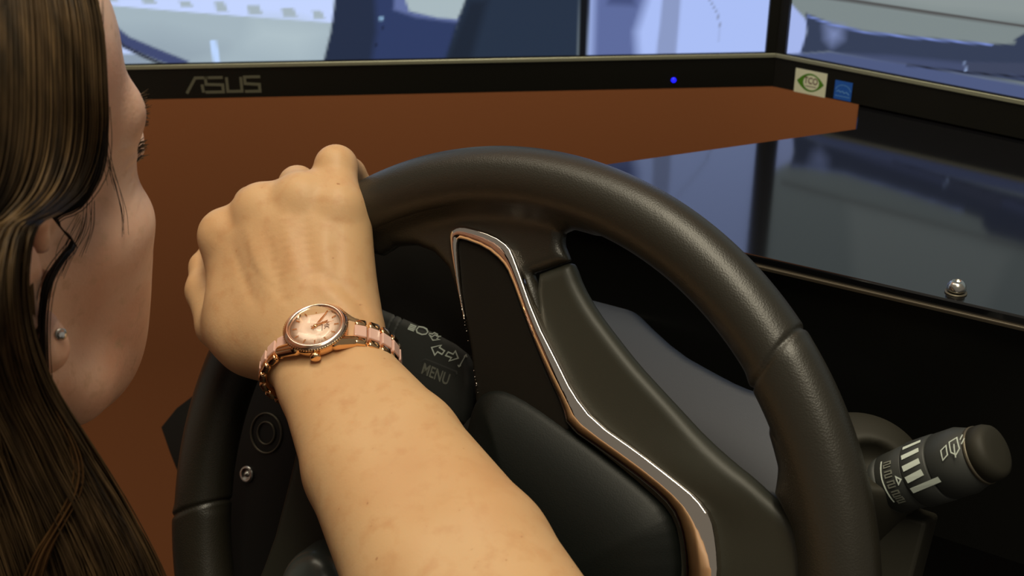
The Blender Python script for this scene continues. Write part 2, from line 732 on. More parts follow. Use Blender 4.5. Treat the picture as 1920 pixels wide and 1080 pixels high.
ZT = CAM[2] - 0.2415                                         # top of the glossy console
P0 = vp(1455, 96, 1.0)
P0 = CAM + (P0 - CAM) * (0.88 / (P0 - CAM)[1])
DL = unit(onp(240, 119, P0, Z) - P0)                         # along the left screen, away from the corner
DR = unit(onp(1920, 184, P0, Z) - P0)                        # along the right screen
ZB = ZT + 0.0012                                             # bottom of both monitors

# ------------------------------------------------------------------ room
NL = unit(np.cross(DL, Z))
NL = NL if NL[1] < 0 else -NL
wc = np.array([-0.1, 1.32, 0.0])
MW = frame_matrix(wc, -DL, NL, Z)
o = box('wall_back', (-1.6, -0.1, 0), (1.7, 0.0, 2.8), M_['wall'], M=None)
o.matrix_world = MW
set_props(o, kind='structure')
o = box('floor', (-2.2, -1.6, -0.05), (2.2, 1.9, 0.0), M_['floor'])
set_props(o, kind='structure')


# ------------------------------------------------------------------ monitors
def in_poly(P, poly, soft):
    f = poly_sdf(poly)(P)
    return np.clip(0.5 - f / soft, 0, 1)


def paint(px, py, base, shapes):
    """px, py: arrays of picture coordinates, shapes: (polygon, colour, softness)"""
    P = np.stack([px, py], 1)
    colr = np.tile(np.array(srgb(*base)[:3]), (len(P), 1))
    for poly, c, soft in shapes:
        a = in_poly(P, poly, soft)[:, None]
        colr = colr * (1 - a) + np.array(srgb(*c)[:3]) * a
    return colr


def band(pts, w):
    L = [np.array(p, float) for p in pts]
    up, dn = [], []
    for i in range(len(L)):
        t = unit(L[min(i + 1, len(L) - 1)] - L[max(i - 1, 0)])
        n = np.array([-t[1], t[0]])
        up.append(tuple(L[i] + n * w / 2))
        dn.append(tuple(L[i] - n * w / 2))
    return up + dn[::-1]


WHITE, MID = (196, 213, 255), (163, 180, 190)
left_shapes = [
    ([(150, -300), (626, -300), (626, 43), (513, 35), (347, 22), (180, 8)], WHITE, 3),
    ([(100, -300), (700, -300), (650, -60), (100, -90)], (150, 165, 175), 20),
    ([(180, 60), (300, 60), (420, 90), (350, 140), (200, 140)], (150, 166, 178), 50),
    ([(480, 40), (560, 45), (610, 60), (560, 100), (470, 80)], (175, 192, 200), 50),
]
for x0, x1, y0, y1 in [(190, 223, -6, 3), (265, 295, -3, 7), (335, 363, 2, 13), (402, 428, 3, 22), (463, 493, 10, 27), (527, 558, 15, 32), (585, 610, 20, 35)]:
    left_shapes.append(([(x0, y0), (x1 - 8, y0), (x1, y1), (x0 + 4, y1)], (165, 180, 190), 3))
left_shapes += [
    ([(205, 84), (240, 88), (262, 102), (210, 102)], (190, 208, 250), 4),
    ([(205, 102), (262, 102), (290, 125), (205, 125)], (140, 155, 172), 4),
    (band([(150, -140), (165, -40), (180, 10), (200, 48), (238, 78), (285, 98), (350, 124)], 20), (62, 72, 112), 4),
    (band([(148, -100), (160, -20), (172, 14), (193, 54), (232, 87), (275, 108), (320, 128)], 6), (28, 30, 45), 4),
    ([(393, 76), (405, 75), (415, 125), (402, 125)], (188, 214, 255), 3),
    ([(640, -300), (628, 0), (620, 60), (604, 125), (840, 125), (860, 40), (905, -120), (960, -300)], (33, 44, 68), 5),
    ([(700, -60), (706, 60), (695, 125), (838, 125), (860, 30), (760, -20), (750, -120)], (44, 58, 98), 14),
    ([(745, -120), (738, 18), (780, 32), (857, 42), (862, 34), (770, 22)], (96, 110, 160), 8),
    ([(755, -160), (760, 0), (768, 21), (820, 33), (857, 36), (874, 0), (930, -160)], (168, 184, 190), 4),
    ([(712, 32), (718, 32), (718, 38), (712, 38)], (150, 190, 225), 4),
    ([(715, 50), (718, 50), (718, 56), (715, 56)], (18, 24, 40), 3),
    ([(705, 82), (708, 82), (708, 88), (705, 88)], (18, 24, 40), 3),
    ([(1020, -300), (872, 0), (832, 125), (1083, 125), (1088, 0), (1092, -300)], (35, 48, 68), 5),
    ([(880, 0), (832, 125), (880, 125), (915, 0)], (26, 36, 52), 18),
    ([(1090, -300), (1088, 0), (1083, 125), (1101, 125), (1106, 0), (1108, -300)], (10, 13, 20), 4),
    ([(1108, -300), (1106, 0), (1101, 125), (1500, 125), (1500, -300)], (170, 190, 245), 3),
    ([(1114, -300), (1112, 0), (1108, 125), (1196, 125), (1192, 60), (1212, 0), (1230, -300)], (92, 106, 156), 24),
    ([(1150, -300), (1140, 8), (1190, 10), (1200, -300)], (66, 78, 122), 14),
    ([(1250, -300), (1242, 0), (1228, 125), (1266, 125), (1276, 0), (1284, -300)], (138, 153, 196), 6),
    (band([(1290, -60), (1331, 0), (1345, 25), (1351, 53), (1349, 80)], 2.5), (132, 144, 176), 2),
]
right_shapes = [
    ([(1740, -300), (1980, -300), (1980, 40), (1745, 20), (1640, 0)], (138, 148, 148), 30),
    ([(1474, -300), (1474, -3), (1515, 41), (1502, 125), (1460, 125), (1460, -300)], (165, 182, 235), 4),
    (band([(1500, -12), (1589, 0), (1746, 24), (1920, 49), (2100, 75)], 6), (72, 70, 70), 3),
    ([(1510, 24), (1560, 44), (1620, 58), (1715, 68), (1859, 82), (1904, 83), (1902, 74), (1925, 60), (2150, 90), (2150, 190), (1809, 138), (1671, 115), (1557, 96), (1500, 100), (1513, 60)], (50, 60, 84), 4),
    ([(1560, 100), (1671, 104), (1809, 118), (2150, 140), (2150, 170), (1809, 138), (1671, 118)], (66, 76, 108), 10),
    ([(1548, 48), (1578, 52), (1578, 72), (1560, 84), (1550, 72)], (120, 134, 178), 26),
    (band([(1515, 30), (1560, 46), (1620, 60), (1715, 71), (1860, 84)], 3), (120, 140, 210), 3),
    ([(1480, 101), (1557, 97), (1671, 116), (1809, 139), (2150, 200), (2150, 320), (1480, 140)], (76, 88, 126), 5),
    ([(1809, 117), (1925, 118), (1925, 141), (1812, 137)], (60, 68, 92), 4),
    (band([(1809, 116), (1811, 134)], 3), (140, 160, 200), 3),
    (band([(1700, 122), (1812, 136), (1990, 150)], 3), (22, 26, 40), 3),
]


def monitor(name, label, d, base, shapes, width=0.61, height=0.365):
    """d: direction along the screen away from the shared corner"""
    x = d if d[0] > 0 else -d
    n = unit(np.cross(x, Z))
    n = n if n @ (CAM - P0) > 0 else -n
    o0 = P0.copy()
    o0[2] = ZB
    sgn = 1 if d[0] > 0 else -1
    M = frame_matrix(o0, x, np.cross(n, x) if np.cross(n, x)[2] > 0 else -np.cross(n, x), n)
    root = empty(name, M=M)
    set_props(root, label, 'monitor', 'screens of the driving simulator')
    X0, X1 = (0.0, width) if sgn > 0 else (-width, 0.0)
    bb, bs = 0.0252, 0.0078
    hole = (X0 + bs, bb + 0.0015, X1 - bs, height - 0.012)
    # frame of four bars, mitred as one mesh, and a rear shell
    V, F = [], []
    outer = [(X0, 0), (X1, 0), (X1, height), (X0, height)]
    inner = [(hole[0], hole[1]), (hole[2], hole[1]), (hole[2], hole[3]), (hole[0], hole[3])]
    for ring, z in ((outer, -0.028), (outer, -0.0012), ([(px + (0.0001 if i in (0, 3) else -0.0001), py + (0.0006 if i < 2 else -0.0006)) for i, (px, py) in enumerate(outer)], 0.0), (inner, 0.0), (inner, -0.0035)):
        V += [(p[0], p[1], z) for p in ring]
    for k in range(4):
        for i in range(4):
            a, b = k * 4 + i, k * 4 + (i + 1) % 4
            F.append((a, b, b + 4, a + 4))
    F.append((3, 2, 1, 0))
    pydata('frame', V, F, M_['bezel'], root, smooth=False)
    box('rear_shell', (X0 + 0.05, 0.04, -0.05), (X1 - 0.05, height - 0.05, -0.0275), M_['bezel'], root, 0.008)
    box('silver_strip', (X0 + 0.0002, bb - 0.0022, -0.0005), (X1 - 0.0002, bb + 0.0008, 0.0009), M_['silver'], root, 0.0003, 1)
    if sgn > 0:
        box('corner_strip', (-0.004, 0.0, -0.03), (0.0015, height, -0.0008), M_['bezel'], root)
    # lit picture
    nx = 330
    ys = np.concatenate([np.arange(hole[1], hole[1] + 0.062, 0.0014), np.linspace(hole[1] + 0.063, hole[3], 40)])
    xs = np.linspace(hole[0], hole[2], nx)
    GX, GY = np.meshgrid(xs, ys, indexing='ij')
    Wp = o0 + GX.ravel()[:, None] * x + GY.ravel()[:, None] * Z + (-0.003) * n
    rel = Wp - CAM
    dz = rel @ FWC
    cx, cy = 960 + FPX * (rel @ RTC) / dz, 540 - FPX * (rel @ UPC) / dz
    colr = paint(cx, cy, base, shapes)
    ny = len(ys)
    idx = np.arange(nx * ny).reshape(nx, ny)
    F = np.stack([idx[:-1, :-1], idx[1:, :-1], idx[1:, 1:], idx[:-1, 1:]], -1).reshape(-1, 4)
    scr = pydata('screen', np.stack([GX.ravel(), GY.ravel(), np.full(nx * ny, -0.003)], 1), F, M_['screen'], root)
    att = scr.data.color_attributes.new('picture', 'FLOAT_COLOR', 'POINT')
    att.data.foreach_set('color', np.concatenate([colr, np.ones((len(colr), 1))], 1).astype(np.float32).ravel())

    def loc(px, py):
        q = onp(px, py, o0, n) - o0
        return float(q @ x), float(q @ Z)
    return root, loc


mon_l, loc_l = monitor('monitor', 'black monitor on the left with a grey logo and blue power light', DL, MID, left_shapes)
mon_r, loc_r = monitor('monitor', 'black monitor on the right with a white and a blue sticker on its frame', DR, (124, 135, 136), right_shapes)

# maker's mark on the left bezel
lx, lz = loc_l(419, 159)
lw, lh = 0.0545, 0.0118
strokes = [
    [(0.0, 0.0), (0.135, 0.97), (0.31, 0.97)],
    [(0.215, 0.55), (0.225, 0.03)],
    [(0.50, 0.97), (0.27, 0.97), (0.27, 0.55), (0.49, 0.5), (0.49, 0.05), (0.25, 0.05)],
    [(0.55, 0.98), (0.55, 0.07), (0.74, 0.07), (0.74, 0.98)],
    [(1.0, 0.97), (0.79, 0.97), (0.79, 0.55), (0.98, 0.48), (0.98, 0.05), (0.78, 0.05)],
]
ribbon('logo', [[(lx - lw / 2 + p[0] * lw, lz - lh / 2 + p[1] * lh) for p in s] for s in strokes], 0.0021, M_['logo'], mon_l, z=0.0001)
x_, z_ = loc_l(1263, 150)
lathe('power_light', [(0.0019, 0), (0.0018, 0.0008), (0.001, 0.0011)], M_['led'], mon_l, 16, Matrix.Translation((x_, z_, 0)))


def quad_loc(loc, pts):
    q = [loc(*p) for p in pts]
    return min(a for a, b in q), max(a for a, b in q), min(b for a, b in q), max(b for a, b in q)


# stickers on the right bezel (they lie flat on it)
q = [loc_r(1493, 127), loc_r(1552, 137.5), loc_r(1552, 183), loc_r(1493, 172)]
x0, x1 = q[0][0], q[1][0]
z0, z1 = q[3][1], q[0][1]
st = prism('white_sticker', [(x0, z0), (x1, z0), (x1, z1), (x0, z1)], 0.0001, 0.0003, M_['sticker'], mon_r)
cx, cz, hw, hh = (x0 + x1) / 2, (z0 + z1) / 2, (x1 - x0) / 2, (z1 - z0) / 2


def eye(k, hx=0.86, hz=0.76, n=16):
    pts = []
    for i in range(n + 1):
        t = -1 + 2 * i / n
        pts.append((cx + hx * hw * k * t, cz + hz * hh * k * (1 - abs(t) ** 2.0)))
    for i in range(1, n):
        t = 1 - 2 * i / n
        pts.append((cx + hx * hw * k * t, cz - hz * hh * k * (1 - abs(t) ** 2.0)))
    return pts


prism('green_eye_mark', eye(1.0), 0.0003, 0.00035, M_['green'], st)
prism('eye_centre', [(cx + 0.05 * hw + 0.50 * hw * math.cos(a), cz + 0.62 * hh * math.sin(a)) for a in np.linspace(0, 2 * math.pi, 28)[:-1]], 0.00035, 0.0004, M_['sticker'], st)
text('sticker_letters', 'TCO', 0.0068, M_['brownprint'], st, Matrix.Translation((cx + 0.0005, cz + 0.0012, 0.00045)), 0.00003, sx=0.8, bold=0.0001)
ribbon('sticker_line', [[(cx - 0.3 * hw, cz - 0.32 * hh), (cx + 0.4 * hw, cz - 0.32 * hh)]], 0.0005, M_['brownprint'], st, z=0.0004, thick=0.00005)
q = [loc_r(1567, 149.6), loc_r(1599.5, 155), loc_r(1599.5, 191), loc_r(1567, 185)]
x0, x1, z0, z1 = q[0][0], q[1][0], q[3][1], q[0][1]
st = prism('blue_sticker', [(x0, z0), (x1, z0), (x1, z1), (x0, z1)], 0.0001, 0.0003, M_['blue'], mon_r)
cx, cz, hw, hh = (x0 + x1) / 2, (z0 + z1) / 2, (x1 - x0) / 2, (z1 - z0) / 2
ribbon('arc_mark', [[(cx + 0.85 * hw * math.cos(a), cz - 0.05 * hh + 0.65 * hh * math.sin(a)) for a in np.linspace(0.1, math.pi - 0.1, 16)]], 0.0005, M_['paleblue'], st, z=0.0003, thick=0.00005)
ribbon('script_mark', [[(cx - 0.75 * hw, cz - 0.2 * hh), (cx - 0.5 * hw, cz - 0.02 * hh), (cx - 0.3 * hw, cz - 0.2 * hh), (cx - 0.05 * hw, cz - 0.05 * hh), (cx + 0.15 * hw, cz - 0.25 * hh), (cx + 0.4 * hw, cz - 0.1 * hh), (cx + 0.75 * hw, cz - 0.35 * hh)]], 0.0008, M_['paleblue'], st, z=0.0003, thick=0.00005)
ribbon('base_line', [[(cx - 0.85 * hw, cz - 0.62 * hh), (cx + 0.85 * hw, cz - 0.62 * hh)]], 0.0006, M_['paleblue'], st, z=0.0003, thick=0.00005)


# the left monitor hangs on an arm from the wall behind it
box('wall_arm', (-0.58, 0.24, -0.47), (-0.53, 0.28, -0.05), M_['bezel'], mon_l, 0.004)

# ------------------------------------------------------------------ glossy console in front of the screens
console = empty('console', (0.2, 0.6, ZT))
set_props(console, 'glossy black console with a flat top below the right monitor', 'console')
pz = np.array([0, 0, ZT])
qf0 = onp(845, 349, pz, Z)
qf1 = onp(1920, 594, pz, Z)
df = unit(qf1 - qf0)
qf1 = qf0 + df * 0.62
qb = onp(1600, 242, pz, Z)
db = unit(qb - qf0)
qb1 = onp(1604, 241.5, pz, Z)
qb2 = qb1 + unit(np.array([ray(1604, 215)[0], ray(1604, 215)[1], 0])) * 0.20
nf = unit(np.cross(df, Z))
nf = nf if nf[1] < 0 else -nf                                # front of the console, towards the driver
pts = [qf0, qf1, qf1 - nf * 0.46, qb2, qb1]
T0 = np.array([0.2, 0.6, ZT])


def ccw(P):
    a = sum(P[i][0] * P[(i + 1) % len(P)][1] - P[(i + 1) % len(P)][0] * P[i][1] for i in range(len(P)))
    return P if a > 0 else P[::-1]


top_pts = ccw([tuple((p - T0)[:2]) for p in pts])
prism('top_panel', top_pts, -0.0065, 0.0, M_['gloss'], console, 0.0009, 2)
prism('lip_highlight_strip', ccw([tuple((p - T0)[:2]) for p in [qf0 + nf * 0.0022, qf1 + nf * 0.0022, qf1 - nf * 0.002, qf0 - nf * 0.002 + df * 0.004]]), -0.0062, -0.0044, M_['edge'], console, 0.0005, 2)  # added strip that paints the highlight along the front lip
ins = lambda P, s: [tuple(np.array(p) + (np.mean(P, 0) - p) * s) for p in P]
c2 = [qf0 - nf * 0.006 + db * 0.02, qf1 - nf * 0.006, qf1 - nf * 0.33, qb1 - nf * 0.0 - db * 0.02]
prism('front_fascia', ccw([tuple((p - T0)[:2]) for p in [qf0 - nf * 0.004 + df * 0.01, qf1 - nf * 0.004, qf1 - nf * 0.016, qf0 - nf * 0.016 + df * 0.02]]), -0.135, -0.0065, M_['fascia'], console, 0.0)
cabp = ccw([tuple((p - T0)[:2]) for p in [qf0 - nf * 0.03 + df * 0.05, qf1 - nf * 0.03, qf1 - nf * 0.44, qb2 + df * 0.03, qb1 + df * 0.03]])
prism('cabinet', cabp, -ZT, -0.0065, M_['void'], console)
# button-head screw on the top panel
sp = onp(1792, 549, pz, Z)
scr = empty('screw', tuple(sp))
set_props(scr, 'small domed steel screw standing on the console top near its front edge', 'screw')
lathe('screw_shank', [(0.0036, 0.0), (0.0036, 0.0022)], M_['void'], scr, 24)
lathe('screw_head', [(p_, z_ + 0.0016) for p_, z_ in [(0.0044, 0.0), (0.0046, 0.0012), (0.0043, 0.0028), (0.0032, 0.0042), (0.0019, 0.0049), (0.0016, 0.0036), (0.0006, 0.0034)]], M_['steel'], scr, 32)
lathe('washer', [(0.0052, 0.0), (0.0052, 0.0006), (0.0044, 0.0008)], M_['ring'], scr, 32)
box('rear_foot', (0.16, 0.0, -0.075), (0.40, 0.05, -0.0282), M_['bezel'], mon_r, 0.003)

# ------------------------------------------------------------------ column cowl, pod and stalks behind the wheel
Nh = unit([N[0], N[1], 0])
e = math.radians(65)
NC = math.cos(e) * Nh + math.sin(e) * Z
cowl_o = onp(1250, 650, C - 0.11 * N, N)
cx_ = unit(np.cross(Z, Nh))
cx_ = cx_ if cx_ @ R_ > 0 else -cx_
cy_ = np.cross(NC, cx_)
CM = frame_matrix(cowl_o, cx_, cy_, NC)
cowl = empty('shaft_cowl', M=CM)
set_props(cowl, 'grey moulded cowl around the steering shaft, seen through the wheel', 'cowl')


def on_cowl(px, py):
    q = onp(px, py, cowl_o, NC) - cowl_o
    return (float(q @ cx_), float(q @ cy_))


edge = [(930, 375), (1000, 400), (1050, 438), (1092, 482), (1144, 527), (1209, 598), (1274, 657), (1338, 693), (1390, 720), (1440, 737), (1500, 752), (1590, 776), (1620, 782)]
cw = [on_cowl(*p) for p in edge]
cw += [(cw[-1][0] + 0.006, -0.05), (cw[-1][0] - 0.03, -0.075), (-0.10, -0.075), (cw[0][0] - 0.004, -0.01)]
plate('upper_cowl', smooth_loop(cw, 1), -0.05, 0.0, 0.004, M_['cowl'], cowl, 0.0022, dome=lambda x, y: -0.9 * np.maximum(x - 0.10, 0) ** 1.3)
# rounded right shoulder with the stalk socket
sh = Sdf()
pc = vp(1600, 905, 0.535)
ax_ = np.stack([R_, U_, N])
sh.ell(vp(1610, 880, 0.545), (0.030, 0.026, 0.030), 0.01, ax_)
sh.ell(vp(1590, 960, 0.555), (0.022, 0.030, 0.026), 0.015, ax_)
sh.ell(vp(1655, 870, 0.515), (0.016, 0.010, 0.012), 0.004, ax_, 's')
Ci = CM.inverted()
sh.mesh('stalk_shoulder', vp(1610, 920, 0.55) - 0.07, vp(1610, 920, 0.55) + 0.07, 0.0018, M_['cowl_dark'], cowl, M=Ci)
bxm = Ci @ frame_matrix(vp(1675, 1010, 0.53), R_, U_, N)
box('lower_cowl', (-0.03, -0.03, -0.03), (0.012, 0.012, 0.0), M_['cowl_dark'], cowl, 0.002, M=bxm)
# column tube down to the cabinet
lathe('column_tube', [(0.045, -0.20), (0.045, -0.035)], M_['void'], cowl, 40, Ci @ WM)

# black moulded pod on the left
POD = frame_matrix(C, R_, U_, N)
pod = empty('switch_pod', M=POD)
set_props(pod, 'black moulded housing behind the left of the wheel with a round socket and a screw', 'housing')
pp = [wl(x, y, -0.05) for x, y in [(470, 640), (560, 520), (700, 425), (850, 400), (925, 450), (945, 640), (930, 1290), (450, 1290), (396, 1120), (396, 960), (418, 760)]]
pts_ = [tuple(p) for p in smooth_loop(pp, 1)]
plate('housing_shell', pts_, -0.085, -0.05, 0.006, M_['pod'], pod, 0.0025)
a, b = wl(500, 812, -0.05)
for r0, r1, nm in ((0.0125, 0.0114, 'outer_ring'), (0.0072, 0.0062, 'inner_ring')):
    lathe(nm, [(r1, -0.001), (r1, 0.0008), ((r0 + r1) / 2, 0.0012), (r0, 0.0008), (r0, -0.001)], M_['ring'], pod, 48, Matrix.Translation((a, b, -0.05)), cap=False)
a, b = wl(464, 889, -0.05)
lathe('pod_screw', [(0.0052, -0.001), (0.0052, 0.001), (0.0045, 0.0018), (0.0032, 0.0015), (0.0026, 0.0004), (0.0014, 0.0004), (0.0012, 0.0018), (0.0004, 0.0022)], M_['steel'], pod, 32, Matrix.Translation((a, b, -0.05)))
# glossy corner panel sticking out behind it
tp = [wl(x, y, -0.10) for x, y in [(301, 801), (330, 765), (372, 733), (470, 700), (520, 900), (430, 1060), (352, 935), (318, 850)]]
tray = empty('side_panel', M=POD)
set_props(tray, 'gloss black panel corner jutting out left of the wheel against the orange wall', 'panel')
prism('panel_face', [(p[0], p[1]) for p in tp], -0.115, -0.10, M_['fascia'], tray, 0.001, 2)
prism('panel_back', [(p[0] * 0.995 + 0.001, p[1] - 0.004) for p in tp], -0.135, -0.1152, M_['void'], tray)

# left stalk (lights, indicators, menu button)
cS = -0.045
s0 = np.array(wl(690, 640, cS))
s1 = np.array(wl(885, 742, cS))
e1 = unit(s1 - s0)
e2 = np.array([-e1[1], e1[0]])
E1 = e1[0] * R_ + e1[1] * U_
E2 = e2[0] * R_ + e2[1] * U_
SO = W3(*s0, cS)
SM = frame_matrix(SO, E1, E2, N)
st1 = empty('indicator_stalk', M=SM)
set_props(st1, 'black left stalk with headlamp and arrow symbols and a menu button beside the wrist', 'stalk')


def on_st(px, py):
    q = onp(px, py, SO, N) - SO
    return (float(q @ E1), float(q @ E2))


s = Sdf()
outl = [(-0.045, -0.0135), (-0.048, 0.0), (-0.045, 0.0170), (0.0, 0.0212), (0.03, 0.0232), (0.0600, 0.0225), (0.072, 0.012), (0.078, -0.016), (0.072, -0.022), (0.02, -0.0200)]
f, c_, rad = plate_fn([tuple(p) for p in smooth_loop(outl, 1)], -0.026, 0.0, 0.0065, dome=lambda x, y: -9.0 * y * y)
s.fn(f, c_, rad, 0.0005)
for gx in (0.0105, 0.0155):
    def groove(p, gx=gx):
        return np.abs(p[:, 0] - gx + p[:, 1] * 0.1) - 0.0004
    base = f
    s.fn(lambda p, g=groove, b=base: np.maximum(g(p), np.abs(b(p)) - 0.0008), c_, rad, 0.0003, 's')
s.mesh('stalk_body', (-0.056, -0.03, -0.036), (0.086, 0.032, 0.008), 0.0008, M_['stalk'], st1)


def surf(y):
    return -9.0 * y * y


def on_print(name, lines_px, w, mat, lift=0.0002, closed=False):
    V = [[on_st(*p) for p in L] for L in lines_px]
    o = ribbon(name, V, w, mat, st1, z=0.0, closed=closed)
    for v in o.data.vertices:
        v.co.z += surf(v.co.y) + lift
    return o


def crop5(pts):
    return [(680 + x / 4.5, 560 + y / 4.5) for x, y in pts]


on_print('headlamp_symbol', [crop5([(375, 215), (425, 235)]), crop5([(370, 228), (422, 248)]), crop5([(365, 241), (418, 261)]), crop5([(362, 253), (412, 273)]),
                             crop5([(445, 235), (430, 262), (440, 285), (480, 302), (510, 298), (522, 280), (508, 255), (480, 240), (445, 235)])], 0.0007, M_['white'])
on_print('down_arrow_symbol', [crop5([(532, 290), (560, 298), (572, 286), (600, 300), (598, 316), (630, 318)]), crop5([(532, 300), (572, 350), (628, 346), (600, 338), (616, 318), (580, 306), (562, 322), (532, 300)])], 0.0006, M_['white'])
on_print('left_arrow_symbol', [crop5([(570, 412), (645, 392), (632, 412), (676, 440), (660, 470), (622, 448), (602, 476), (570, 412)])], 0.0007, M_['white'])
on_print('right_arrow_symbol', [crop5([(792, 502), (722, 526), (738, 498), (690, 480), (706, 450), (748, 468), (762, 442), (792, 502)])], 0.0007, M_['white'])
on_print('up_down_symbol', [crop5([(848, 478), (808, 572)]), crop5([(836, 490), (850, 474), (860, 494)]), crop5([(796, 560), (806, 574), (820, 562)])], 0.0006, M_['white'])
# menu button
bp = [on_st(*p) for p in crop5([(430, 610), (505, 505), (530, 500), (795, 610), (800, 640), (760, 720), (700, 730), (440, 640)])]
bt = prism('menu_button', bp, -0.009, 0.0, M_['stalk'], st1, 0.0011, 4)
mb = on_st(*crop5([(617, 640)])[0])
v1 = np.array(on_st(*crop5([(700, 672)])[0])) - np.array(on_st(*crop5([(540, 600)])[0]))
text('menu_letters', 'MENU', 0.0088, M_['greyprint'], bt, Matrix.Translation((mb[0], mb[1], 0.0002)) @ Matrix.Rotation(math.atan2(v1[1], v1[0]), 4, 'Z'), 0.0001, sx=0.78, bold=0.00012)

# right stalk (wipers)
A0 = vp(1664, 908, 0.530)
A1 = vp(1850, 850, 0.495)
ex = unit(A1 - A0)
toc = unit(CAM - (A0 + A1) / 2)
ez = unit(toc - ex * (toc @ ex))
ey = np.cross(ez, ex)
RM = frame_matrix(A0, ex, ey, ez)
st2 = empty('wiper_stalk', M=RM)
set_props(st2, 'black right stalk with wiper symbols and white scale marks', 'stalk')
Ls = float(np.linalg.norm(A1 - A0))


def turned(name, prof, mat, parent, M=None, n=56, flat=1.0):
    V, F = [], []
    for i, (x, r) in enumerate(prof):
        for k in range(n):
            a = 2 * math.pi * k / n
            V.append((x, r * math.cos(a) * flat, r * math.sin(a)))
    for i in range(len(prof) - 1):
        for k in range(n):
            k2 = (k + 1) % n
            F.append((i * n + k, (i + 1) * n + k, (i + 1) * n + k2, i * n + k2))
    F.append(tuple(range(n)))
    F.append(tuple((len(prof) - 1) * n + k for k in range(n))[::-1])
    return pydata(name, V, F, mat, parent)


rS = lambda x: 0.0128 + 0.0012 * math.sin(min(1, max(0, x / Ls)) * math.pi)
turned('stalk_arm', [(-0.040, 0.0075), (-0.020, 0.0105), (-0.008, 0.0124), (0.0, 0.0132), (0.003, 0.0136)], M_['stalk'], st2)
turned('scale_ring', [(0.003, 0.0134), (0.0035, 0.0138), (0.0165, 0.0143), (0.017, 0.0140)], M_['stalk'], st2)
turned('turning_ring', [(0.0172, 0.0145), (0.0178, 0.0149), (0.029, 0.0149), (0.0296, 0.0143)], M_['stalk'], st2)
turned('stalk_body', [(0.0298, 0.0141), (0.0305, 0.0146), (0.040, 0.0146), (Ls - 0.004, 0.0124), (Ls - 0.0035, 0.0119)], M_['stalk'], st2)
turned('cap_ring', [(Ls - 0.0036, 0.0116), (Ls - 0.0034, 0.0126), (Ls - 0.0020, 0.0126), (Ls - 0.0018, 0.0116)], M_['ring'], st2)
turned('end_cap', [(Ls - 0.0022, 0.0118), (Ls - 0.002, 0.0123), (Ls + 0.002, 0.0121), (Ls + 0.0045, 0.0110), (Ls + 0.0055, 0.0088), (Ls + 0.0057, 0.004)], M_['cowl_dark'], st2)


def wrap(name, lines, w, mat, rad=0.0151, thick=0.00012, parent=st2):
    """strokes given as (x metres, angle degrees) around the stalk; 0 = facing the viewer, + = up"""
    out = []
    for L in lines:
        D = []
        for (xa, aa), (xb, ab) in zip(L[:-1], L[1:]):
            m = max(1, int(abs(ab - aa) / 6))
            D += [(xa + (xb - xa) * i / m, aa + (ab - aa) * i / m) for i in range(m)]
        D.append(L[-1])
        out.append([(x, math.radians(a) * rad) for x, a in D])
    o = ribbon(name, out, w, mat, parent, z=0.0, thick=thick)
    for v in o.data.vertices:
        a = v.co.y / rad
        r = rad + v.co.z
        v.co = Vector((v.co.x, r * math.sin(a), r * math.cos(a)))
    return o


for i, an in enumerate((58, 38, 18, -1, -20)):
    wrap('scale_mark', [[(0.0188, an - 2), (0.0275 + (0.006 if i == 4 else 0.0), an + 3)]], 0.0028 - 0.0003 * abs(i - 3), M_['white'])
wrap('scale_arc', [[(0.0075, 45), (0.0070, 10), (0.0072, -35)]], 0.0006, M_['white'], 0.01415)
for i, an in enumerate((34, 16, -2, -20, -34)):
    wrap('scale_print', [[(0.0090, an + 5), (0.0125, an + 5), (0.0125, an), (0.0090, an), (0.0090, an - 5), (0.0125, an - 5)]], 0.0006, M_['greyprint'], 0.0144)
wrap('pointer_mark', [[(0.0142, 8), (0.0142, -6), (0.0162, 1), (0.0142, 8)]], 0.0007, M_['white'], 0.01455)
wrap('wiper_symbol', [[(-0.0052, -6), (-0.0048, -22), (-0.0018, -26), (-0.0008, -6), (-0.0032, 2), (-0.0052, -6)], [(-0.0036, -14), (-0.0030, -34)]], 0.0005, M_['white'], 0.0139)
wrap('washer_symbol', [[(0.0385, 26), (0.0385, 10), (0.0412, 16), (0.0412, 32), (0.0385, 26)], [(0.0430, 18), (0.0428, 36), (0.0465, 40), (0.0472, 20), (0.0450, 12), (0.0430, 18)], [(0.0445, 8), (0.0450, 30)], [(0.0480, 34), (0.0492, 42)], [(0.0484, 26), (0.0500, 34)]], 0.0005, M_['white'], 0.0151)

# ------------------------------------------------------------------ steering wheel
wheel = empty('steering_wheel', M=WM)
set_props(wheel, 'black leather steering wheel with chrome trim, turned and held by a hand', 'steering wheel')
RR, RT = 0.1794, 0.0157


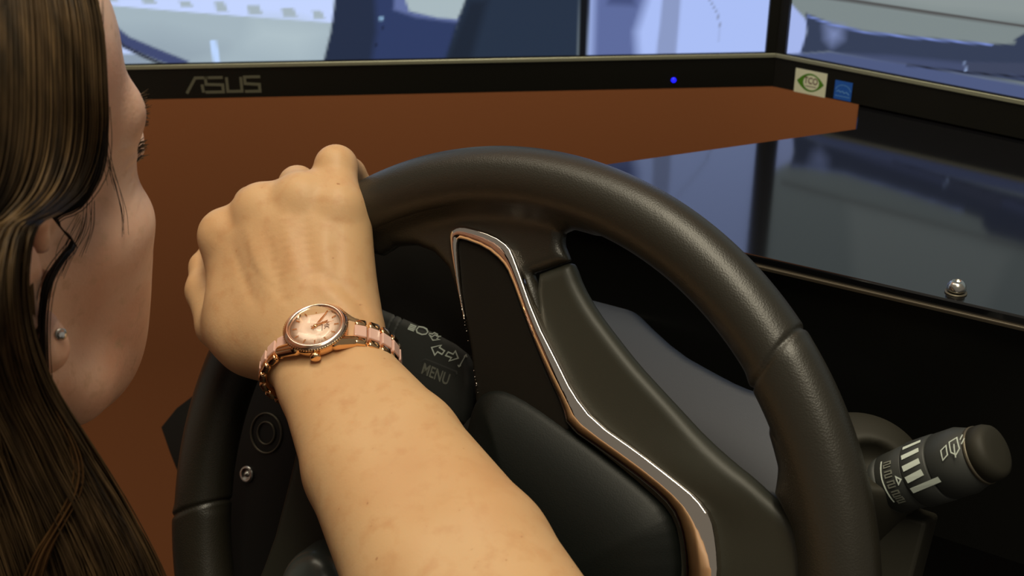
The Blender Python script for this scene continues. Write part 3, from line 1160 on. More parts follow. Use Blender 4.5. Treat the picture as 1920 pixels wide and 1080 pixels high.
def rim_mesh():
    n, m = 1500, 44
    th = np.linspace(0, 2 * math.pi, n, endpoint=False)
    ph = np.linspace(0, 2 * math.pi, m, endpoint=False)
    TH, PH = np.meshgrid(th, ph, indexing='ij')
    r = np.full_like(TH, RT)
    deg = np.degrees(TH)
    lo_, hi_ = 45.4, 180.0
    for g in (lo_, 193.0):
        d = (deg - g - 2.0 * np.cos(PH)) * math.pi / 180 * RR
        r -= 0.0013 * np.exp(-(d / 0.0011) ** 2)
    # grip zones: fuller and slightly faceted
    gz = 1 / (1 + np.exp((deg - lo_) * 2.5)) * 1 / (1 + np.exp(-(deg + 20) * 1)) + 1 / (1 + np.exp(-(deg - 193) * 2.5))
    r += gz * (0.0005 + 0.0007 * np.cos(3 * PH - 2.0))
    X = (RR + r * np.cos(PH)) * np.cos(TH)
    Y = (RR + r * np.cos(PH)) * np.sin(TH)
    Zz = r * np.sin(PH) * 1.0
    idx = np.arange(n * m).reshape(n, m)
    i2 = np.roll(idx, -1, 0)
    F = np.stack([idx, i2, np.roll(i2, -1, 1), np.roll(idx, -1, 1)], -1).reshape(-1, 4)
    return pydata('rim', np.stack([X.ravel(), Y.ravel(), Zz.ravel()], 1), F, M_['leather'], wheel)


rim_mesh()


def torus_fn(p, r=RT - 0.0003):
    q = np.sqrt(p[:, 0] ** 2 + p[:, 1] ** 2) - RR
    return np.sqrt(q * q + p[:, 2] ** 2) - r


mm = lambda L: [(x / 1000.0, y / 1000.0) for x, y in L]


def blend(name, pts, c0, c1, r, k, lo, hi, h=0.0015, amp=None):
    s = Sdf()
    s.fn(torus_fn, (0, 0, 0), 0.25, 0.0005)
    f, c_, rad = plate_fn(pts, c0, c1, r, amp)
    s.fn(f, c_, rad, k)
    P = np.array(lo + hi)

    def cut(p):
        return np.max(np.abs(p - (np.array(lo) + np.array(hi)) / 2) - (np.array(hi) - np.array(lo)) / 2, 1)
    full = Sdf()
    full.fn(lambda p: np.maximum(s.ev(p), cut(p)), (np.array(lo) + np.array(hi)) / 2, 0.3, 0.0002)
    return full.mesh(name, np.array(lo) - 0.004, np.array(hi) + 0.004, h, M_['leather'], wheel)


top_spoke = mm([(-118, 128), (-104, 126), (-94, 124), (-86, 131), (-74, 134), (-62, 133), (-51, 127), (-40.5, 113), (-31, 98), (-20, 80), (0, 82), (20, 95), (2, 128),
                (-3.6, 135.4), (5.5, 140.6), (14.5, 145.8), (9.5, 152), (7.5, 158), (12, 163), (24, 164), (30, 176), (0, 182), (-60, 172), (-105, 147)])
blend('leather_spoke', top_spoke, -0.011, -0.001, 0.005, 0.012, [-0.125, 0.078, -0.03], [0.06, 0.2, 0.03])
lobe = mm([(132, 96), (138, 84), (137.5, 72), (144, 66.5), (151, 61), (156, 52), (159, 43), (160, 20), (150, -12), (178, -12), (176, 30), (168, 70), (150, 96)])
blend('grip_lobe', lobe, -0.015, 0.006, 0.008, 0.012, [0.125, -0.02, -0.03], [0.2, 0.115, 0.03])

spoke_pts = mm([(-3.0, 134.8), (5.5, 140.0), (14.2, 145.2), (16.5, 144), (22.7, 135.6), (32.7, 126.2), (46.2, 116.4), (59.5, 107.3), (71.7, 100.2), (88, 91), (99.4, 84.7), (116.1, 77.6), (126.0, 74.0), (138.0, 68.0),
                (145.8, 65), (152, 60), (156.8, 51.6), (159.4, 43.3), (160, 20), (158, 0), (150, -18), (120, -30), (95, -20), (95, 20), (90, 45), (60, 55), (30, 66), (10, 100)])
plate('spoke_panel', [tuple(p) for p in smooth_loop(spoke_pts, 1)], -0.014, -0.002, 0.006, M_['plastic'], wheel, 0.0013,
      dome=lambda x, y: 0.0035 * np.exp(-(((x - 0.105) / 0.03) ** 2 + ((y - 0.068) / 0.014) ** 2)) + 0.003 * np.clip((x - 0.12) / 0.04, 0, 1) ** 2)
# the matching left spoke, mirrored about the wheel's own axis of symmetry
axm = math.radians(119.0)
mir = lambda x, y: (math.cos(2 * axm) * x + math.sin(2 * axm) * y, math.sin(2 * axm) * x - math.cos(2 * axm) * y)
plate('spoke_panel', [mir(*p) for p in spoke_pts[5:]][::-1], -0.014, -0.002, 0.006, M_['plastic'], wheel, 0.0018)
# lower spoke joins hub and rim below the frame
plate('hub_body', mm([(-12, 84), (0, 92), (30, 80), (70, 62), (95, 30), (100, -20), (80, -60), (40, -90), (-20, -95), (-70, -70), (-95, -20), (-92, 0), (-60, 22), (-32, 44), (-19, 66)]), -0.035, -0.006, 0.008, M_['void'], wheel, 0.0025)
ins_pts = mm([(-15.0, 66.0), (-24.6, 90.8), (-37.4, 117.4), (-45, 137.3), (-46.0, 142.0), (-43.9, 143.2), (-28.5, 141.8), (-18.3, 137.4), (-12.5, 132.2), (1.7, 113.3), (19.3, 91.7), (30.8, 79.4), (37, 70), (30, 62)])
plate('insert_panel', ins_pts, -0.012, 0.0007, 0.0008, M_['insert'], wheel, 0.001)

ch_raw = [(-13.2, 68), (-27.3, 95.3), (-42.2, 124.2), (-50.8, 141.4), (-51.4, 146.2), (-47.9, 149.2), (-42.1, 150.2), (-25.9, 149.5), (-15.6, 145.9), (-10.0, 139.6), (8.2, 115.0), (24.6, 98.6), (36.2, 86.6),
          (50.0, 77.4), (73.8, 70.6), (94.6, 63.6), (106, 59.4), (114, 53.4), (119, 43), (123.3, 29.8), (124.5, 10), (118, -20), (108, -22), (111, 8), (108.7, 24.4), (105.1, 35.4), (101.1, 43.9),
          (95, 51.4), (82.4, 57.2), (58.6, 64.6), (36.3, 70.6), (31.0, 79.7), (19.6, 92.0), (1.9, 113.6), (-12.3, 132.6), (-18.3, 137.6), (-28.9, 142.0), (-44.0, 143.4), (-46.0, 142.2), (-45.0, 137.1), (-37.5, 117.1), (-24.6, 90.5), (-15.4, 73.8), (-14.2, 69)]
ch_out = [tuple(p) for p in smooth_loop(ch_raw, 1)]
chs_ = grid_sdf(mm(ch_out))
plate('chrome_trim', mm(ch_out), -0.004, 0.0024, 0.0009, M_['chrome'], wheel, 0.0007,
      dome=lambda x, y: 0.0022 * (1 - np.exp(-np.maximum(-chs_(np.stack([x, y], 1)), 0) / 0.0035)))

# airbag cover: a soft cushion with a rolled edge
ab = mm([(-17.5, 52), (-17.6, 64.1), (-14.6, 72), (-8.1, 77), (0.8, 78.4), (15.0, 76.0), (36.5, 69.8), (58.9, 62.8), (81.4, 54.8), (93.4, 49.0), (100, 40.5), (106, 23.7), (108, 5), (102, -30), (84, -62), (50, -80), (10, -82), (-20, -60), (-26, -20), (-22, 20)])
abs_ = grid_sdf(smooth_loop(ab, 1))


def ab_dome(x, y):
    d = -abs_(np.stack([x, y], 1))
    return 0.017 * (1 - np.exp(-np.maximum(d, 0) / 0.022))


plate('airbag_cover', [tuple(p) for p in smooth_loop(ab, 1)], -0.012, 0.001, 0.0035, M_['airbag'], wheel, 0.0014, dome=ab_dome)
# thumb controls on the left spoke
kp = wl(582, 1110, 0.012)
s = Sdf()
s.ell((kp[0], kp[1], 0.006), (0.021, 0.022, 0.016), 0.01)
s.ell((kp[0], kp[1], -0.006), (0.024, 0.026, 0.01), 0.01)
s.mesh('thumb_control', (kp[0] - 0.035, kp[1] - 0.035, -0.025), (kp[0] + 0.035, kp[1] + 0.035, 0.03), 0.0015, M_['knob'], wheel)


# ------------------------------------------------------------------ the woman
def pt(x, y, d):
    return vp(x, y, d)


az = math.radians(27)
lean = math.radians(-8)
Hf = np.array([math.sin(az), math.cos(az), 0.0])
Hr = np.array([math.cos(az), -math.sin(az), 0.0])
Hf = unit(Hf * math.cos(lean) - Z * math.sin(lean))
Hu = np.cross(Hr, Hf)
roll = math.radians(13)
Hr, Hu = Hr * math.cos(roll) - Hu * math.sin(roll), Hu * math.cos(roll) + Hr * math.sin(roll)
HS = 1.03
EAR = vp(74, 545, 0.410)
HO = EAR - Hr * 0.078 * HS
HM = frame_matrix(HO, Hr, Hf, Hu)
H = lambda x, y, z: HO + (Hr * x + Hf * y + Hu * z) * HS
HA = np.stack([Hr, Hf, Hu])

body = Sdf()


def hell(c, r, k=0.012, kind='u'):
    body.ell(H(*c), np.array(r) * HS, k, HA, kind)


def hcone(a, b, r1, r2, k=0.01, kind='u'):
    body.cone(H(*a), H(*b), r1 * HS, r2 * HS, k, kind)


hell((0, -0.014, 0.046), (0.074, 0.092, 0.082))
hell((0, 0.045, 0.050), (0.063, 0.052, 0.058), 0.02)
hell((0, 0.048, -0.028), (0.058, 0.050, 0.074), 0.02)
hell((0, 0.0, -0.03), (0.064, 0.06, 0.05), 0.02)
for sx in (1, -1):
    hell((sx * 0.050, 0.056, -0.020), (0.017, 0.026, 0.017), 0.014)
    hell((sx * 0.041, 0.058, -0.048), (0.022, 0.026, 0.030), 0.018)
    hell((sx * 0.041, 0.050, -0.084), (0.020, 0.032, 0.030), 0.02)
    hcone((sx * 0.059, 0.002, -0.050), (sx * 0.052, 0.030, -0.080), 0.013, 0.013, 0.016)
    hcone((sx * 0.052, 0.030, -0.080), (sx * 0.016, 0.080, -0.104), 0.013, 0.013, 0.016)
    hcone((sx * 0.050, 0.074, 0.026), (sx * 0.014, 0.094, 0.022), 0.007, 0.009, 0.012)
    hell((sx * 0.034, 0.100, 0.004), (0.019, 0.014, 0.012), 0.012, 's')
    hell((sx * 0.048, 0.066, 0.016), (0.008, 0.014, 0.024), 0.014)
    hell((sx * 0.033, 0.083, 0.003), (0.0145, 0.0125, 0.0125), 0.003)
    hell((sx * 0.012, 0.106, -0.034), (0.0075, 0.010, 0.007), 0.005)
    hcone((sx * 0.033, 0.0945, 0.011), (sx * 0.048, 0.083, 0.004), 0.0035, 0.003, 0.004)
hcone((0, 0.096, 0.012), (0, 0.112, -0.030), 0.007, 0.0092, 0.010)
hell((0, 0.098, -0.056), (0.024, 0.010, 0.0055), 0.004)
hell((0, 0.097, -0.066), (0.021, 0.010, 0.0065), 0.004)
hell((0, 0.084, -0.102), (0.020, 0.018, 0.017), 0.012)
# neck, shoulders, upper trunk
hcone((0, -0.012, -0.04), (0, -0.050, -0.170), 0.050, 0.050, 0.02)
SR = np.array([-0.105, 0.185, -0.455]) + CAM              # right shoulder joint
NB = H(0, -0.05, -0.175)
SL = NB * 2 - SR + np.array([0, 0, 0.0])
SL[2] = SR[2]
body.cone(NB, SR + np.array([-0.03, 0.02, -0.01]), 0.050, 0.044, 0.03)
body.cone(NB, SL, 0.050, 0.044, 0.03)
TR = NB + np.array([-0.02, -0.05, -0.22])
body.ell(TR, (0.165, 0.105, 0.20), 0.05, HA)
# ear
for sx in (1,):
    h = [(0.070, 0.010, 0.010), (0.074, 0.007, 0.024), (0.079, -0.003, 0.033), (0.084, -0.016, 0.031), (0.087, -0.024, 0.018), (0.086, -0.024, 0.002), (0.082, -0.018, -0.014), (0.078, -0.008, -0.024)]
    body.chain([(H(*p), 0.0034) for p in h], 0.0025)
    hell((0.078, -0.012, 0.006), (0.0045, 0.014, 0.024), 0.004)
    hcone((0.0785, -0.014, 0.020), (0.079, -0.016, -0.006), 0.004, 0.0035, 0.002)
    hell((0.084, -0.003, 0.0), (0.006, 0.0085, 0.011), 0.003, 's')
    hell((0.077, 0.000, -0.027), (0.0058, 0.0088, 0.0100), 0.004)
    hell((0.074, 0.006, -0.003), (0.004, 0.004, 0.006), 0.003)
    hcone((0.073, 0.004, -0.02), (0.077, 0.002, -0.03), 0.005, 0.0055, 0.004)
# far ear
hell((-0.077, -0.010, 0.002), (0.006, 0.017, 0.031), 0.004)

# right arm: forearm axis, width and back-of-wrist directions
def cvec(x, y, z):
    return RTC * x + UPC * y + FWC * z


a_dir = unit(cvec(0.0635, -0.077, -0.088))
n_wr = unit(cvec(-0.12, 0.72, -0.67))
n_wr = unit(n_wr - a_dir * (n_wr @ a_dir))
w_dir = np.cross(a_dir, n_wr)
w_dir = w_dir if w_dir[0] > 0 else -w_dir
AX = np.stack([w_dir, a_dir, n_wr])
W0 = pt(603, 664, 0.580)                                  # wrist centre
W1 = W0 + a_dir * 0.125
EL = W0 + a_dir * 0.235


def arm_pair(p, q, s0, r0, s1, r1, k=0.005):
    for sg in (1, 0.5, 0, -0.5, -1):
        body.cone(p + w_dir * sg * s0, q + w_dir * sg * s1, r0, r1, k)


arm_pair(W0 - a_dir * 0.012, W0 + a_dir * 0.02, 0.0105, 0.0175, 0.0105, 0.0175)
arm_pair(W0 + a_dir * 0.02, W0 + a_dir * 0.075, 0.0105, 0.0175, 0.0125, 0.0240)
arm_pair(W0 + a_dir * 0.075, W0 + a_dir * 0.145, 0.0125, 0.0240, 0.0135, 0.0300)
arm_pair(W0 + a_dir * 0.145, EL, 0.0135, 0.0300, 0.012, 0.032)
body.cone(EL, SR, 0.040, 0.046, 0.03)
body.ell(W0 + a_dir * 0.006 + w_dir * 0.019 + n_wr * 0.009, (0.0085, 0.0085, 0.0085), 0.010, AX)   # wrist bone

# hand: palm and metacarpals
K = [(422, 440, .612, .0118), (490, 394, .606, .0122), (566, 372, .600, .0118), (636, 388, .598, .0108)]
Cc = [(552, 640, .590), (583, 628, .584), (615, 616, .582), (648, 606, .584)]
for (kx, ky, kd, kr), (cx0, cy0, cd) in zip(K, Cc):
    body.cone(pt(cx0, cy0, cd), pt(kx, ky, kd), 0.0150, kr, 0.016)
body.cone(pt(470, 610, .602), pt(440, 500, .615), 0.0165, 0.013, 0.016)
body.cone(pt(510, 640, .594), pt(455, 590, .606), 0.0165, 0.0170, 0.016)
body.cone(pt(655, 570, .594), pt(650, 430, .602), 0.0115, 0.0118, 0.012)
body.cone(pt(560, 600, .592), pt(530, 450, .606), 0.018, 0.016, 0.02)
# knuckle heads standing proud
for kx, ky, kd, kr in K:
    body.ell(pt(kx, ky + 2, kd - 0.0045), (kr * 0.80,) * 3, 0.007)
# fingers: each chain curls over the rim
FING = {
    'little': [(636, 388, .598, .0105), (630, 312, .610, .0108), (655, 326, .634, .0085), (690, 372, .650, .0072)],
    'ring': [(566, 372, .600, .0115), (558, 346, .630, .0098), (594, 372, .658, .0085), (640, 430, .664, .0076)],
    'middle': [(490, 394, .606, .0118), (474, 384, .640, .0100), (505, 420, .668, .0088), (560, 480, .674, .0078)],
    'index': [(422, 440, .612, .0115), (408, 444, .648, .0100), (432, 492, .674, .0088), (480, 550, .682, .0078)],
}
for nm, J in FING.items():
    P = [(pt(x, y, d), r) for x, y, d, r in J]
    body.cone(P[0][0], P[1][0], P[0][1], P[1][1], 0.008)
    body.cone(P[1][0], P[2][0], P[1][1], P[2][1], 0.0025)
    body.cone(P[2][0], P[3][0], P[2][1], P[3][1], 0.0025)
TH = [(470, 640, .602, .016), (412, 610, .622, .0120), (386, 545, .636, .0103), (384, 500, .646, .0078), (392, 486, .650, .0070)]
P = [(pt(x, y, d), r) for x, y, d, r in TH]
body.cone(P[0][0], P[1][0], P[0][1], P[1][1], 0.012)
body.cone(P[1][0], P[2][0], P[1][1], P[2][1], 0.004)
body.cone(P[2][0], P[3][0], P[2][1], P[3][1], 0.004)
body.cone(P[3][0], P[4][0], P[3][1], P[4][1], 0.004)

woman = empty('person', tuple(TR))
set_props(woman, 'woman with long brown hair leaning in and gripping the steering wheel', 'person')
skin = body.mesh('body', (-0.50, 0.02, CAM[2] - 0.62), (0.10, 0.70, CAM[2] + 0.02), 0.0017, M_['skin'], woman, Matrix.Translation(Vector(-TR)))
skin.data.materials.append(M_['face'])
nv = len(skin.data.polygons)
cen = np.empty(nv * 3)
skin.data.polygons.foreach_get('center', cen)
cen = cen.reshape(-1, 3) + TR
mi = (np.linalg.norm(cen - HO, axis=1) < 0.150) | (cen[:, 0] < -0.20)
skin.data.polygons.foreach_set('material_index', mi.astype(np.int32))
TI = Matrix.Translation(Vector(-TR))

# ------------------------------------------------------------------ hair
from mathutils.bvhtree import BVHTree
bv = BVHTree.FromPolygons([v.co + Vector(TR) for v in skin.data.vertices], [tuple(p.vertices) for p in skin.data.polygons])


def head_depth(px, py):
    r = ray(px, py)
    h = bv.ray_cast(Vector(CAM), Vector(unit(r)))
    if h[0] is None:
        return None
    return float((np.array(h[0]) - CAM) @ FWC)


co_ = np.empty(len(skin.data.vertices) * 3)
skin.data.vertices.foreach_get('co', co_)
co_ = co_.reshape(-1, 3)
no_ = np.empty(len(co_) * 3)
skin.data.vertices.foreach_get('normal', no_)
no_ = no_.reshape(-1, 3)
add_ = np.zeros(len(co_))


def relief(line, width, height):
    """raise (or sink) the skin along a line drawn on it"""
    pts_ = []
    for (xa, ya), (xb, yb) in zip(line[:-1], line[1:]):
        for t in np.linspace(0, 1, 6):
            x, y = xa + (xb - xa) * t, ya + (yb - ya) * t
            d = head_depth(x, y)
            if d is not None:
                pts_.append(vp(x, y, d) - TR)
    if len(pts_) < 2:
        return
    Q = np.array(pts_)
    near = np.flatnonzero(np.linalg.norm(co_ - Q.mean(0), axis=1) < 0.08)
    D = np.linalg.norm(co_[near][:, None] - Q[None], axis=2)
    k = D.argmin(1)
    taper = np.sin(np.pi * (k + 0.5) / len(Q)) ** 0.5
    add_[near] += height * taper * np.exp(-(D.min(1) / width) ** 2)


for L_, w_, h_ in [
        ([(436, 462), (456, 520), (478, 570)], 0.0030, 0.0008), ([(496, 425), (512, 490), (532, 560)], 0.0032, 0.0009),
        ([(570, 405), (576, 470), (590, 540)], 0.0032, 0.0009), ([(632, 420), (634, 470), (636, 520)], 0.0028, 0.0005),
        ([(462, 430), (478, 480), (500, 540)], 0.0034, -0.0009), ([(532, 400), (542, 460), (560, 530)], 0.0036, -0.0010), ([(606, 415), (608, 460), (614, 510)], 0.0032, -0.0007),
        ([(596, 505), (640, 534), (672, 566), (690, 600)], 0.0026, 0.0011), ([(588, 532), (630, 560), (664, 592)], 0.0032, -0.0009),
        ([(655, 345), (640, 352), (622, 356)], 0.0012, -0.0004), ([(400, 440), (420, 452)], 0.002, 0.0003),
        ([(470, 500), (500, 530), (545, 570)], 0.0016, 0.0004), ([(560, 440), (530, 480), (520, 540)], 0.0015, 0.0004),
        ([(262, 292), (246, 300), (232, 316)], 0.0010, -0.0009), ([(262, 310), (246, 324), (236, 344)], 0.0010, -0.0009), ([(262, 326), (250, 342), (244, 362)], 0.0009, -0.0007),
        ([(252, 275), (238, 276), (226, 284)], 0.0009, -0.0006), ([(270, 350), (258, 372), (250, 398)], 0.0009, -0.0005)]:
    relief(L_, w_, h_)
co_ += no_ * add_[:, None]
skin.data.vertices.foreach_set('co', co_.astype(np.float32).ravel())
skin.data.update()

FRONT = [(150, -150), (172, -30), (190, 60), (197, 170), (198, 245), (188, 305), (160, 360), (112, 398), (66, 424), (46, 500), (44, 580), (56, 660), (84, 740), (128, 820), (160, 880), (204, 960), (254, 1060), (290, 1150)]
BACK = [(-330, -300), (-335, -180), (-340, -60), (-345, 60), (-350, 170), (-352, 270), (-350, 350), (-345, 420), (-340, 490), (-330, 560), (-320, 630), (-310, 700), (-300, 780), (-290, 850), (-280, 920), (-270, 990), (-260, 1070), (-250, 1150)]
nodes = len(FRONT)


def hair_point(u, j, lift):
    f, b = FRONT[j], BACK[j]
    x = f[0] * (1 - u) + b[0] * u
    y = f[1] * (1 - u) + b[1] * u
    if 8 <= j and u < 0.5:
        y = f[1] + (b[1] - f[1]) * u * 0.6
    base = 0.390 + 0.00011 * max(0, y - 450)
    if j <= 8:
        d = head_depth(min(max(x, -300), 205), y)
        d = base + 0.02 if d is None else d
        d = min(d, 0.47)
        return x, y, d
    d = head_depth(x, y) if x > -250 else None
    if d is not None:
        base = min(base, d - 0.002)
    return x, y, base


grid = {}
NU = 26
for iu in range(NU):
    u = iu / (NU - 1)
    ds = []
    for j in range(nodes):
        ds.append(hair_point(u, j, 0))
    # keep depths smooth along the lock
    dd = np.array([q[2] for q in ds])
    for _ in range(2):
        dd[1:-1] = np.minimum(dd[1:-1], (dd[:-2] + dd[1:-1] + dd[2:]) / 3)
    grid[iu] = [(q[0], q[1], float(v)) for q, v in zip(ds, dd)]


def catmull(P, m=3):
    P = [np.array(p, float) for p in P]
    P = [2 * P[0] - P[1]] + P + [2 * P[-1] - P[-2]]
    out = []
    for i in range(1, len(P) - 2):
        for k in range(m):
            t = k / m
            out.append(0.5 * ((2 * P[i]) + (-P[i - 1] + P[i + 1]) * t + (2 * P[i - 1] - 5 * P[i] + 4 * P[i + 1] - P[i + 2]) * t * t + (-P[i - 1] + 3 * P[i] - 3 * P[i + 1] + P[i + 2]) * t ** 3))
    out.append(P[-2])
    return out


def strands(name, paths, rad, mat, parent):
    """each strand is a thin three-sided tapering tube"""
    VV, FF = [], []
    n0 = 0
    for P in paths:
        P = np.array(P)
        n = len(P)
        T = np.gradient(P, axis=0)
        T /= np.linalg.norm(T, axis=1)[:, None] + 1e-9
        ref = CAM - P
        A = np.cross(T, ref)
        A /= np.linalg.norm(A, axis=1)[:, None] + 1e-9
        B = np.cross(T, A)
        t = np.linspace(0, 1, n)
        r = rad * (0.55 + 0.45 * np.sin(np.pi * np.clip(t * 0.9 + 0.08, 0, 1)))[:, None]
        for k in range(3):
            a = 2 * math.pi * k / 3
            VV.append(P + (A * math.cos(a) + B * math.sin(a)) * r)
        i = np.arange(n - 1)
        for k in range(3):
            k2 = (k + 1) % 3
            FF.append(np.stack([n0 + k * n + i, n0 + k * n + i + 1, n0 + k2 * n + i + 1, n0 + k2 * n + i], 1))
        n0 += 3 * n
    V = np.concatenate(VV) - TR
    F = np.concatenate(FF)
    me = bpy.data.meshes.new(name)
    me.vertices.add(len(V))
    me.vertices.foreach_set('co', V.astype(np.float32).ravel())
    me.loops.add(len(F) * 4)
    me.loops.foreach_set('vertex_index', F.astype(np.int32).ravel())
    me.polygons.add(len(F))
    me.polygons.foreach_set('loop_start', np.arange(len(F), dtype=np.int32) * 4)
    me.update(calc_edges=True)
    o = link(name, me, mat, parent)
    o['kind'] = 'stuff'
    return o


def grid_strand(u, lift, clump, wave):
    iu = min(int(u * (NU - 1)), NU - 2)
    t = u * (NU - 1) - iu
    P = []
    ph = rng.uniform(0, 6.28)
    for j in range(nodes):
        a, b = np.array(grid[iu][j]), np.array(grid[iu + 1][j])
        q = a * (1 - t) + b * t
        s_ = j / (nodes - 1)
        loose = max(0, s_ - 0.45)
        q[0] += clump[0] * (0.15 + 2.2 * loose) + wave * loose * 2.0 * math.sin(5.5 * s_ * 2 + ph * 0.25 + clump[1])
        q[2] -= lift + loose * clump[2]
        P.append(vp(*q))
    return catmull(P, 3)


paths, light_paths = [], []
for c_i in range(150):
    u0 = rng.uniform(0, 1) ** 1.5
    cl = (rng.normal(0, 14), rng.uniform(0, 6.28), rng.uniform(-0.02, 0.03))
    dest = light_paths if (c_i % 7 == 3) else paths
    for k in range(22):
        u = min(max(u0 + rng.normal(0, 0.012), 0.0), 0.999)
        c2_ = (cl[0] + rng.normal(0, 3), cl[1] + rng.normal(0, 0.12), cl[2] + rng.normal(0, 0.003))
        lift = 0.0035 + abs(rng.normal(0, 0.0030))
        dest.append(grid_strand(u, lift, c2_, rng.uniform(6, 14)))
# close cover of strands over the scalp so that no skin shows through
for k in range(1300):
    dest = paths if k % 5 else light_paths
    dest.append(grid_strand(rng.uniform(0, 0.999), 0.0020 + 0.004 * rng.uniform(), (rng.normal(0, 6), rng.uniform(0, 6.28), rng.uniform(-0.02, 0.02)), 4))
strands('hair', paths, 0.00042, M_['hair'], woman)
strands('hair', light_paths, 0.00040, M_['hair_light'], woman)['label'] = 'lighter brown strands'

# back and far side of the head
far = []
for k in range(1900):
    a = rng.uniform(-0.10 * math.pi, 1.55 * math.pi)       # 0 = forward, going round the back to the left side
    P = []
    for t in np.linspace(0, 1, 12):
        if t < 0.6:
            front_ = max(0.0, math.cos(a))
            el = math.radians(90 - (110 - 75 * front_ * front_) * t / 0.6)
            r = 1.045 + 0.03 * t
            x = -0.074 * r * math.cos(el) * math.sin(a)
            y = -0.014 + 0.092 * r * math.cos(el) * math.cos(a)
            z = 0.046 + 0.082 * r * math.sin(el)
            end = (x, y, z)
        else:
            w_ = (t - 0.6) / 0.4
            x, y, z = end[0] * (1 + 0.1 * w_), end[1] - 0.02 * w_, end[2] - 0.16 * w_
        P.append(H(x + rng.normal(0, 0.0006), y + rng.normal(0, 0.0006), z))
    if math.cos(a) > 0.35:
        P = P[:7]
    if max(q[0] for q in P[3:]) < H(0.045, 0, 0)[0] or math.cos(a) > 0.35 or a > 1.2 * math.pi:
        far.append(P)
strands('hair', far, 0.0006, M_['hair'], woman)

# dark tucked lock past the ear plus painted hair-edge shadow, thin wisps on cheek and temple
lock = []
LK = [(186, 200), (190, 270), (178, 335), (146, 384), (104, 406), (122, 436), (137, 455), (112, 490), (90, 530), (80, 590), (80, 660), (84, 730), (92, 800)]  # upper points: dark strands paint the shadow along the hair's edge
for k in range(46):
    j0 = rng.normal(0, 2.6)
    P = []
    d0 = 0.405
    for i, (x, y) in enumerate(LK):
        dh = head_depth(x, y)
        d0 = min(0.43, dh if dh is not None else d0)
        sp = (1.9 if i > 5 else 1.1) * (0.45 if i == 6 else 1) * (2.2 if i < 3 else 1)
        P.append((x + j0 * sp + rng.normal(0, 0.6), y + (j0 * 1.2 if 2 < i < 7 else 0), d0))
    dd = np.array([p[2] for p in P])
    dd[1:-1] = np.minimum(dd[1:-1], (dd[:-2] + dd[2:]) / 2)
    lock.append(catmull([vp(p[0], p[1], v - 0.0035 - abs(rng.normal(0, 0.0012))) for p, v in zip(P, dd)], 3))
strands('hair_lock', lock, 0.00024, M_['hair_dark'], woman)['label'] = 'dark lock hanging past the ear, with painted shadow along the hair edge above'
wisps = []
for W in ([(185, 60), (182, 120), (176, 180), (170, 230)], [(196, 250), (205, 300), (215, 345)], [(170, 380), (168, 430), (150, 480)], [(150, 400), (120, 460), (108, 510)], [(165, 330), (160, 420), (135, 470), (112, 520)],
          [(95, 740), (120, 790), (160, 850), (185, 900)], [(150, 860), (190, 930), (240, 1010), (262, 1080)], [(205, 300), (230, 390), (233, 440)], [(178, 20), (176, 90), (172, 150)], [(190, 0), (192, 60), (190, 110)]):
    for k in range(5):
        off = rng.normal(0, 5, 2)
        P, d0 = [], 0.41
        for x, y in W:
            dh = head_depth(x + off[0], y + off[1])
            d0 = min(dh, 0.46) if dh is not None else d0
            P.append(vp(x + off[0] + rng.normal(0, 2), y + off[1], d0 - 0.002))
        wisps.append(catmull(P, 4))
strands('hair_wisp', wisps, 0.00012, M_['hair_dark'], woman)
brow = []
for k in range(150):
    a = rng.uniform(0, 1)
    x0, y0 = (264 + 4 * a + rng.normal(0, 2), 182 + 58 * a) if k < 110 else (262 + rng.normal(0, 2), 268 + 34 * a)
    dh = head_depth(x0 - 8, y0) or 0.45
    p0_, p1_ = vp(x0 - 6, y0 + 4, dh + 0.004), vp(x0 + 9 + rng.normal(0, 3), y0 - 6 + rng.normal(0, 4), dh + 0.010)
    brow.append([p0_, (p0_ + p1_) / 2 + Z * 0.0006, p1_])
strands('eyebrow', brow, 0.00020, M_['hair'], woman)

# golden lock curving through the loose ends
gl = []
for k in range(44):
    j0, j1 = rng.normal(0, 6), rng.normal(0, 0.002)
    P = [(104 + j0 * 0.3, 770), (134 + j0 * 0.7, 830), (147 + j0 * 0.9, 880), (138 + j0, 930), (108 + j0, 985), (76 + j0 * 1.3, 1040), (50 + j0 * 1.8, 1110)]
    gl.append(catmull([vp(x, y, 0.402 + 0.00008 * (y - 640) + j1) for x, y in P], 4))
strands('hair_lock', gl, 0.0003, M_['hair_gold'], woman)['label'] = 'golden brown lock curling at the ends'

# scalp under the hair is dark
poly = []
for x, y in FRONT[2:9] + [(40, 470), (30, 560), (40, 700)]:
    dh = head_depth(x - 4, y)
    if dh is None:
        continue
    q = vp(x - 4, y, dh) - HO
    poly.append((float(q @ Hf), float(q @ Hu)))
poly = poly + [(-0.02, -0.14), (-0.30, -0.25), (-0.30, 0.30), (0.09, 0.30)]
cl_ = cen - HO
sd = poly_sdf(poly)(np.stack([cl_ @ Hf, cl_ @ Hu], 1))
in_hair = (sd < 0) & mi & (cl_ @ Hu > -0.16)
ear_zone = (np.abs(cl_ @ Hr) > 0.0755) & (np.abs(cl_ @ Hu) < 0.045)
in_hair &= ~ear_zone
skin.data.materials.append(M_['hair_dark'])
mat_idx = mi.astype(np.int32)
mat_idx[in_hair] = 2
skin.data.polygons.foreach_set('material_index', mat_idx)

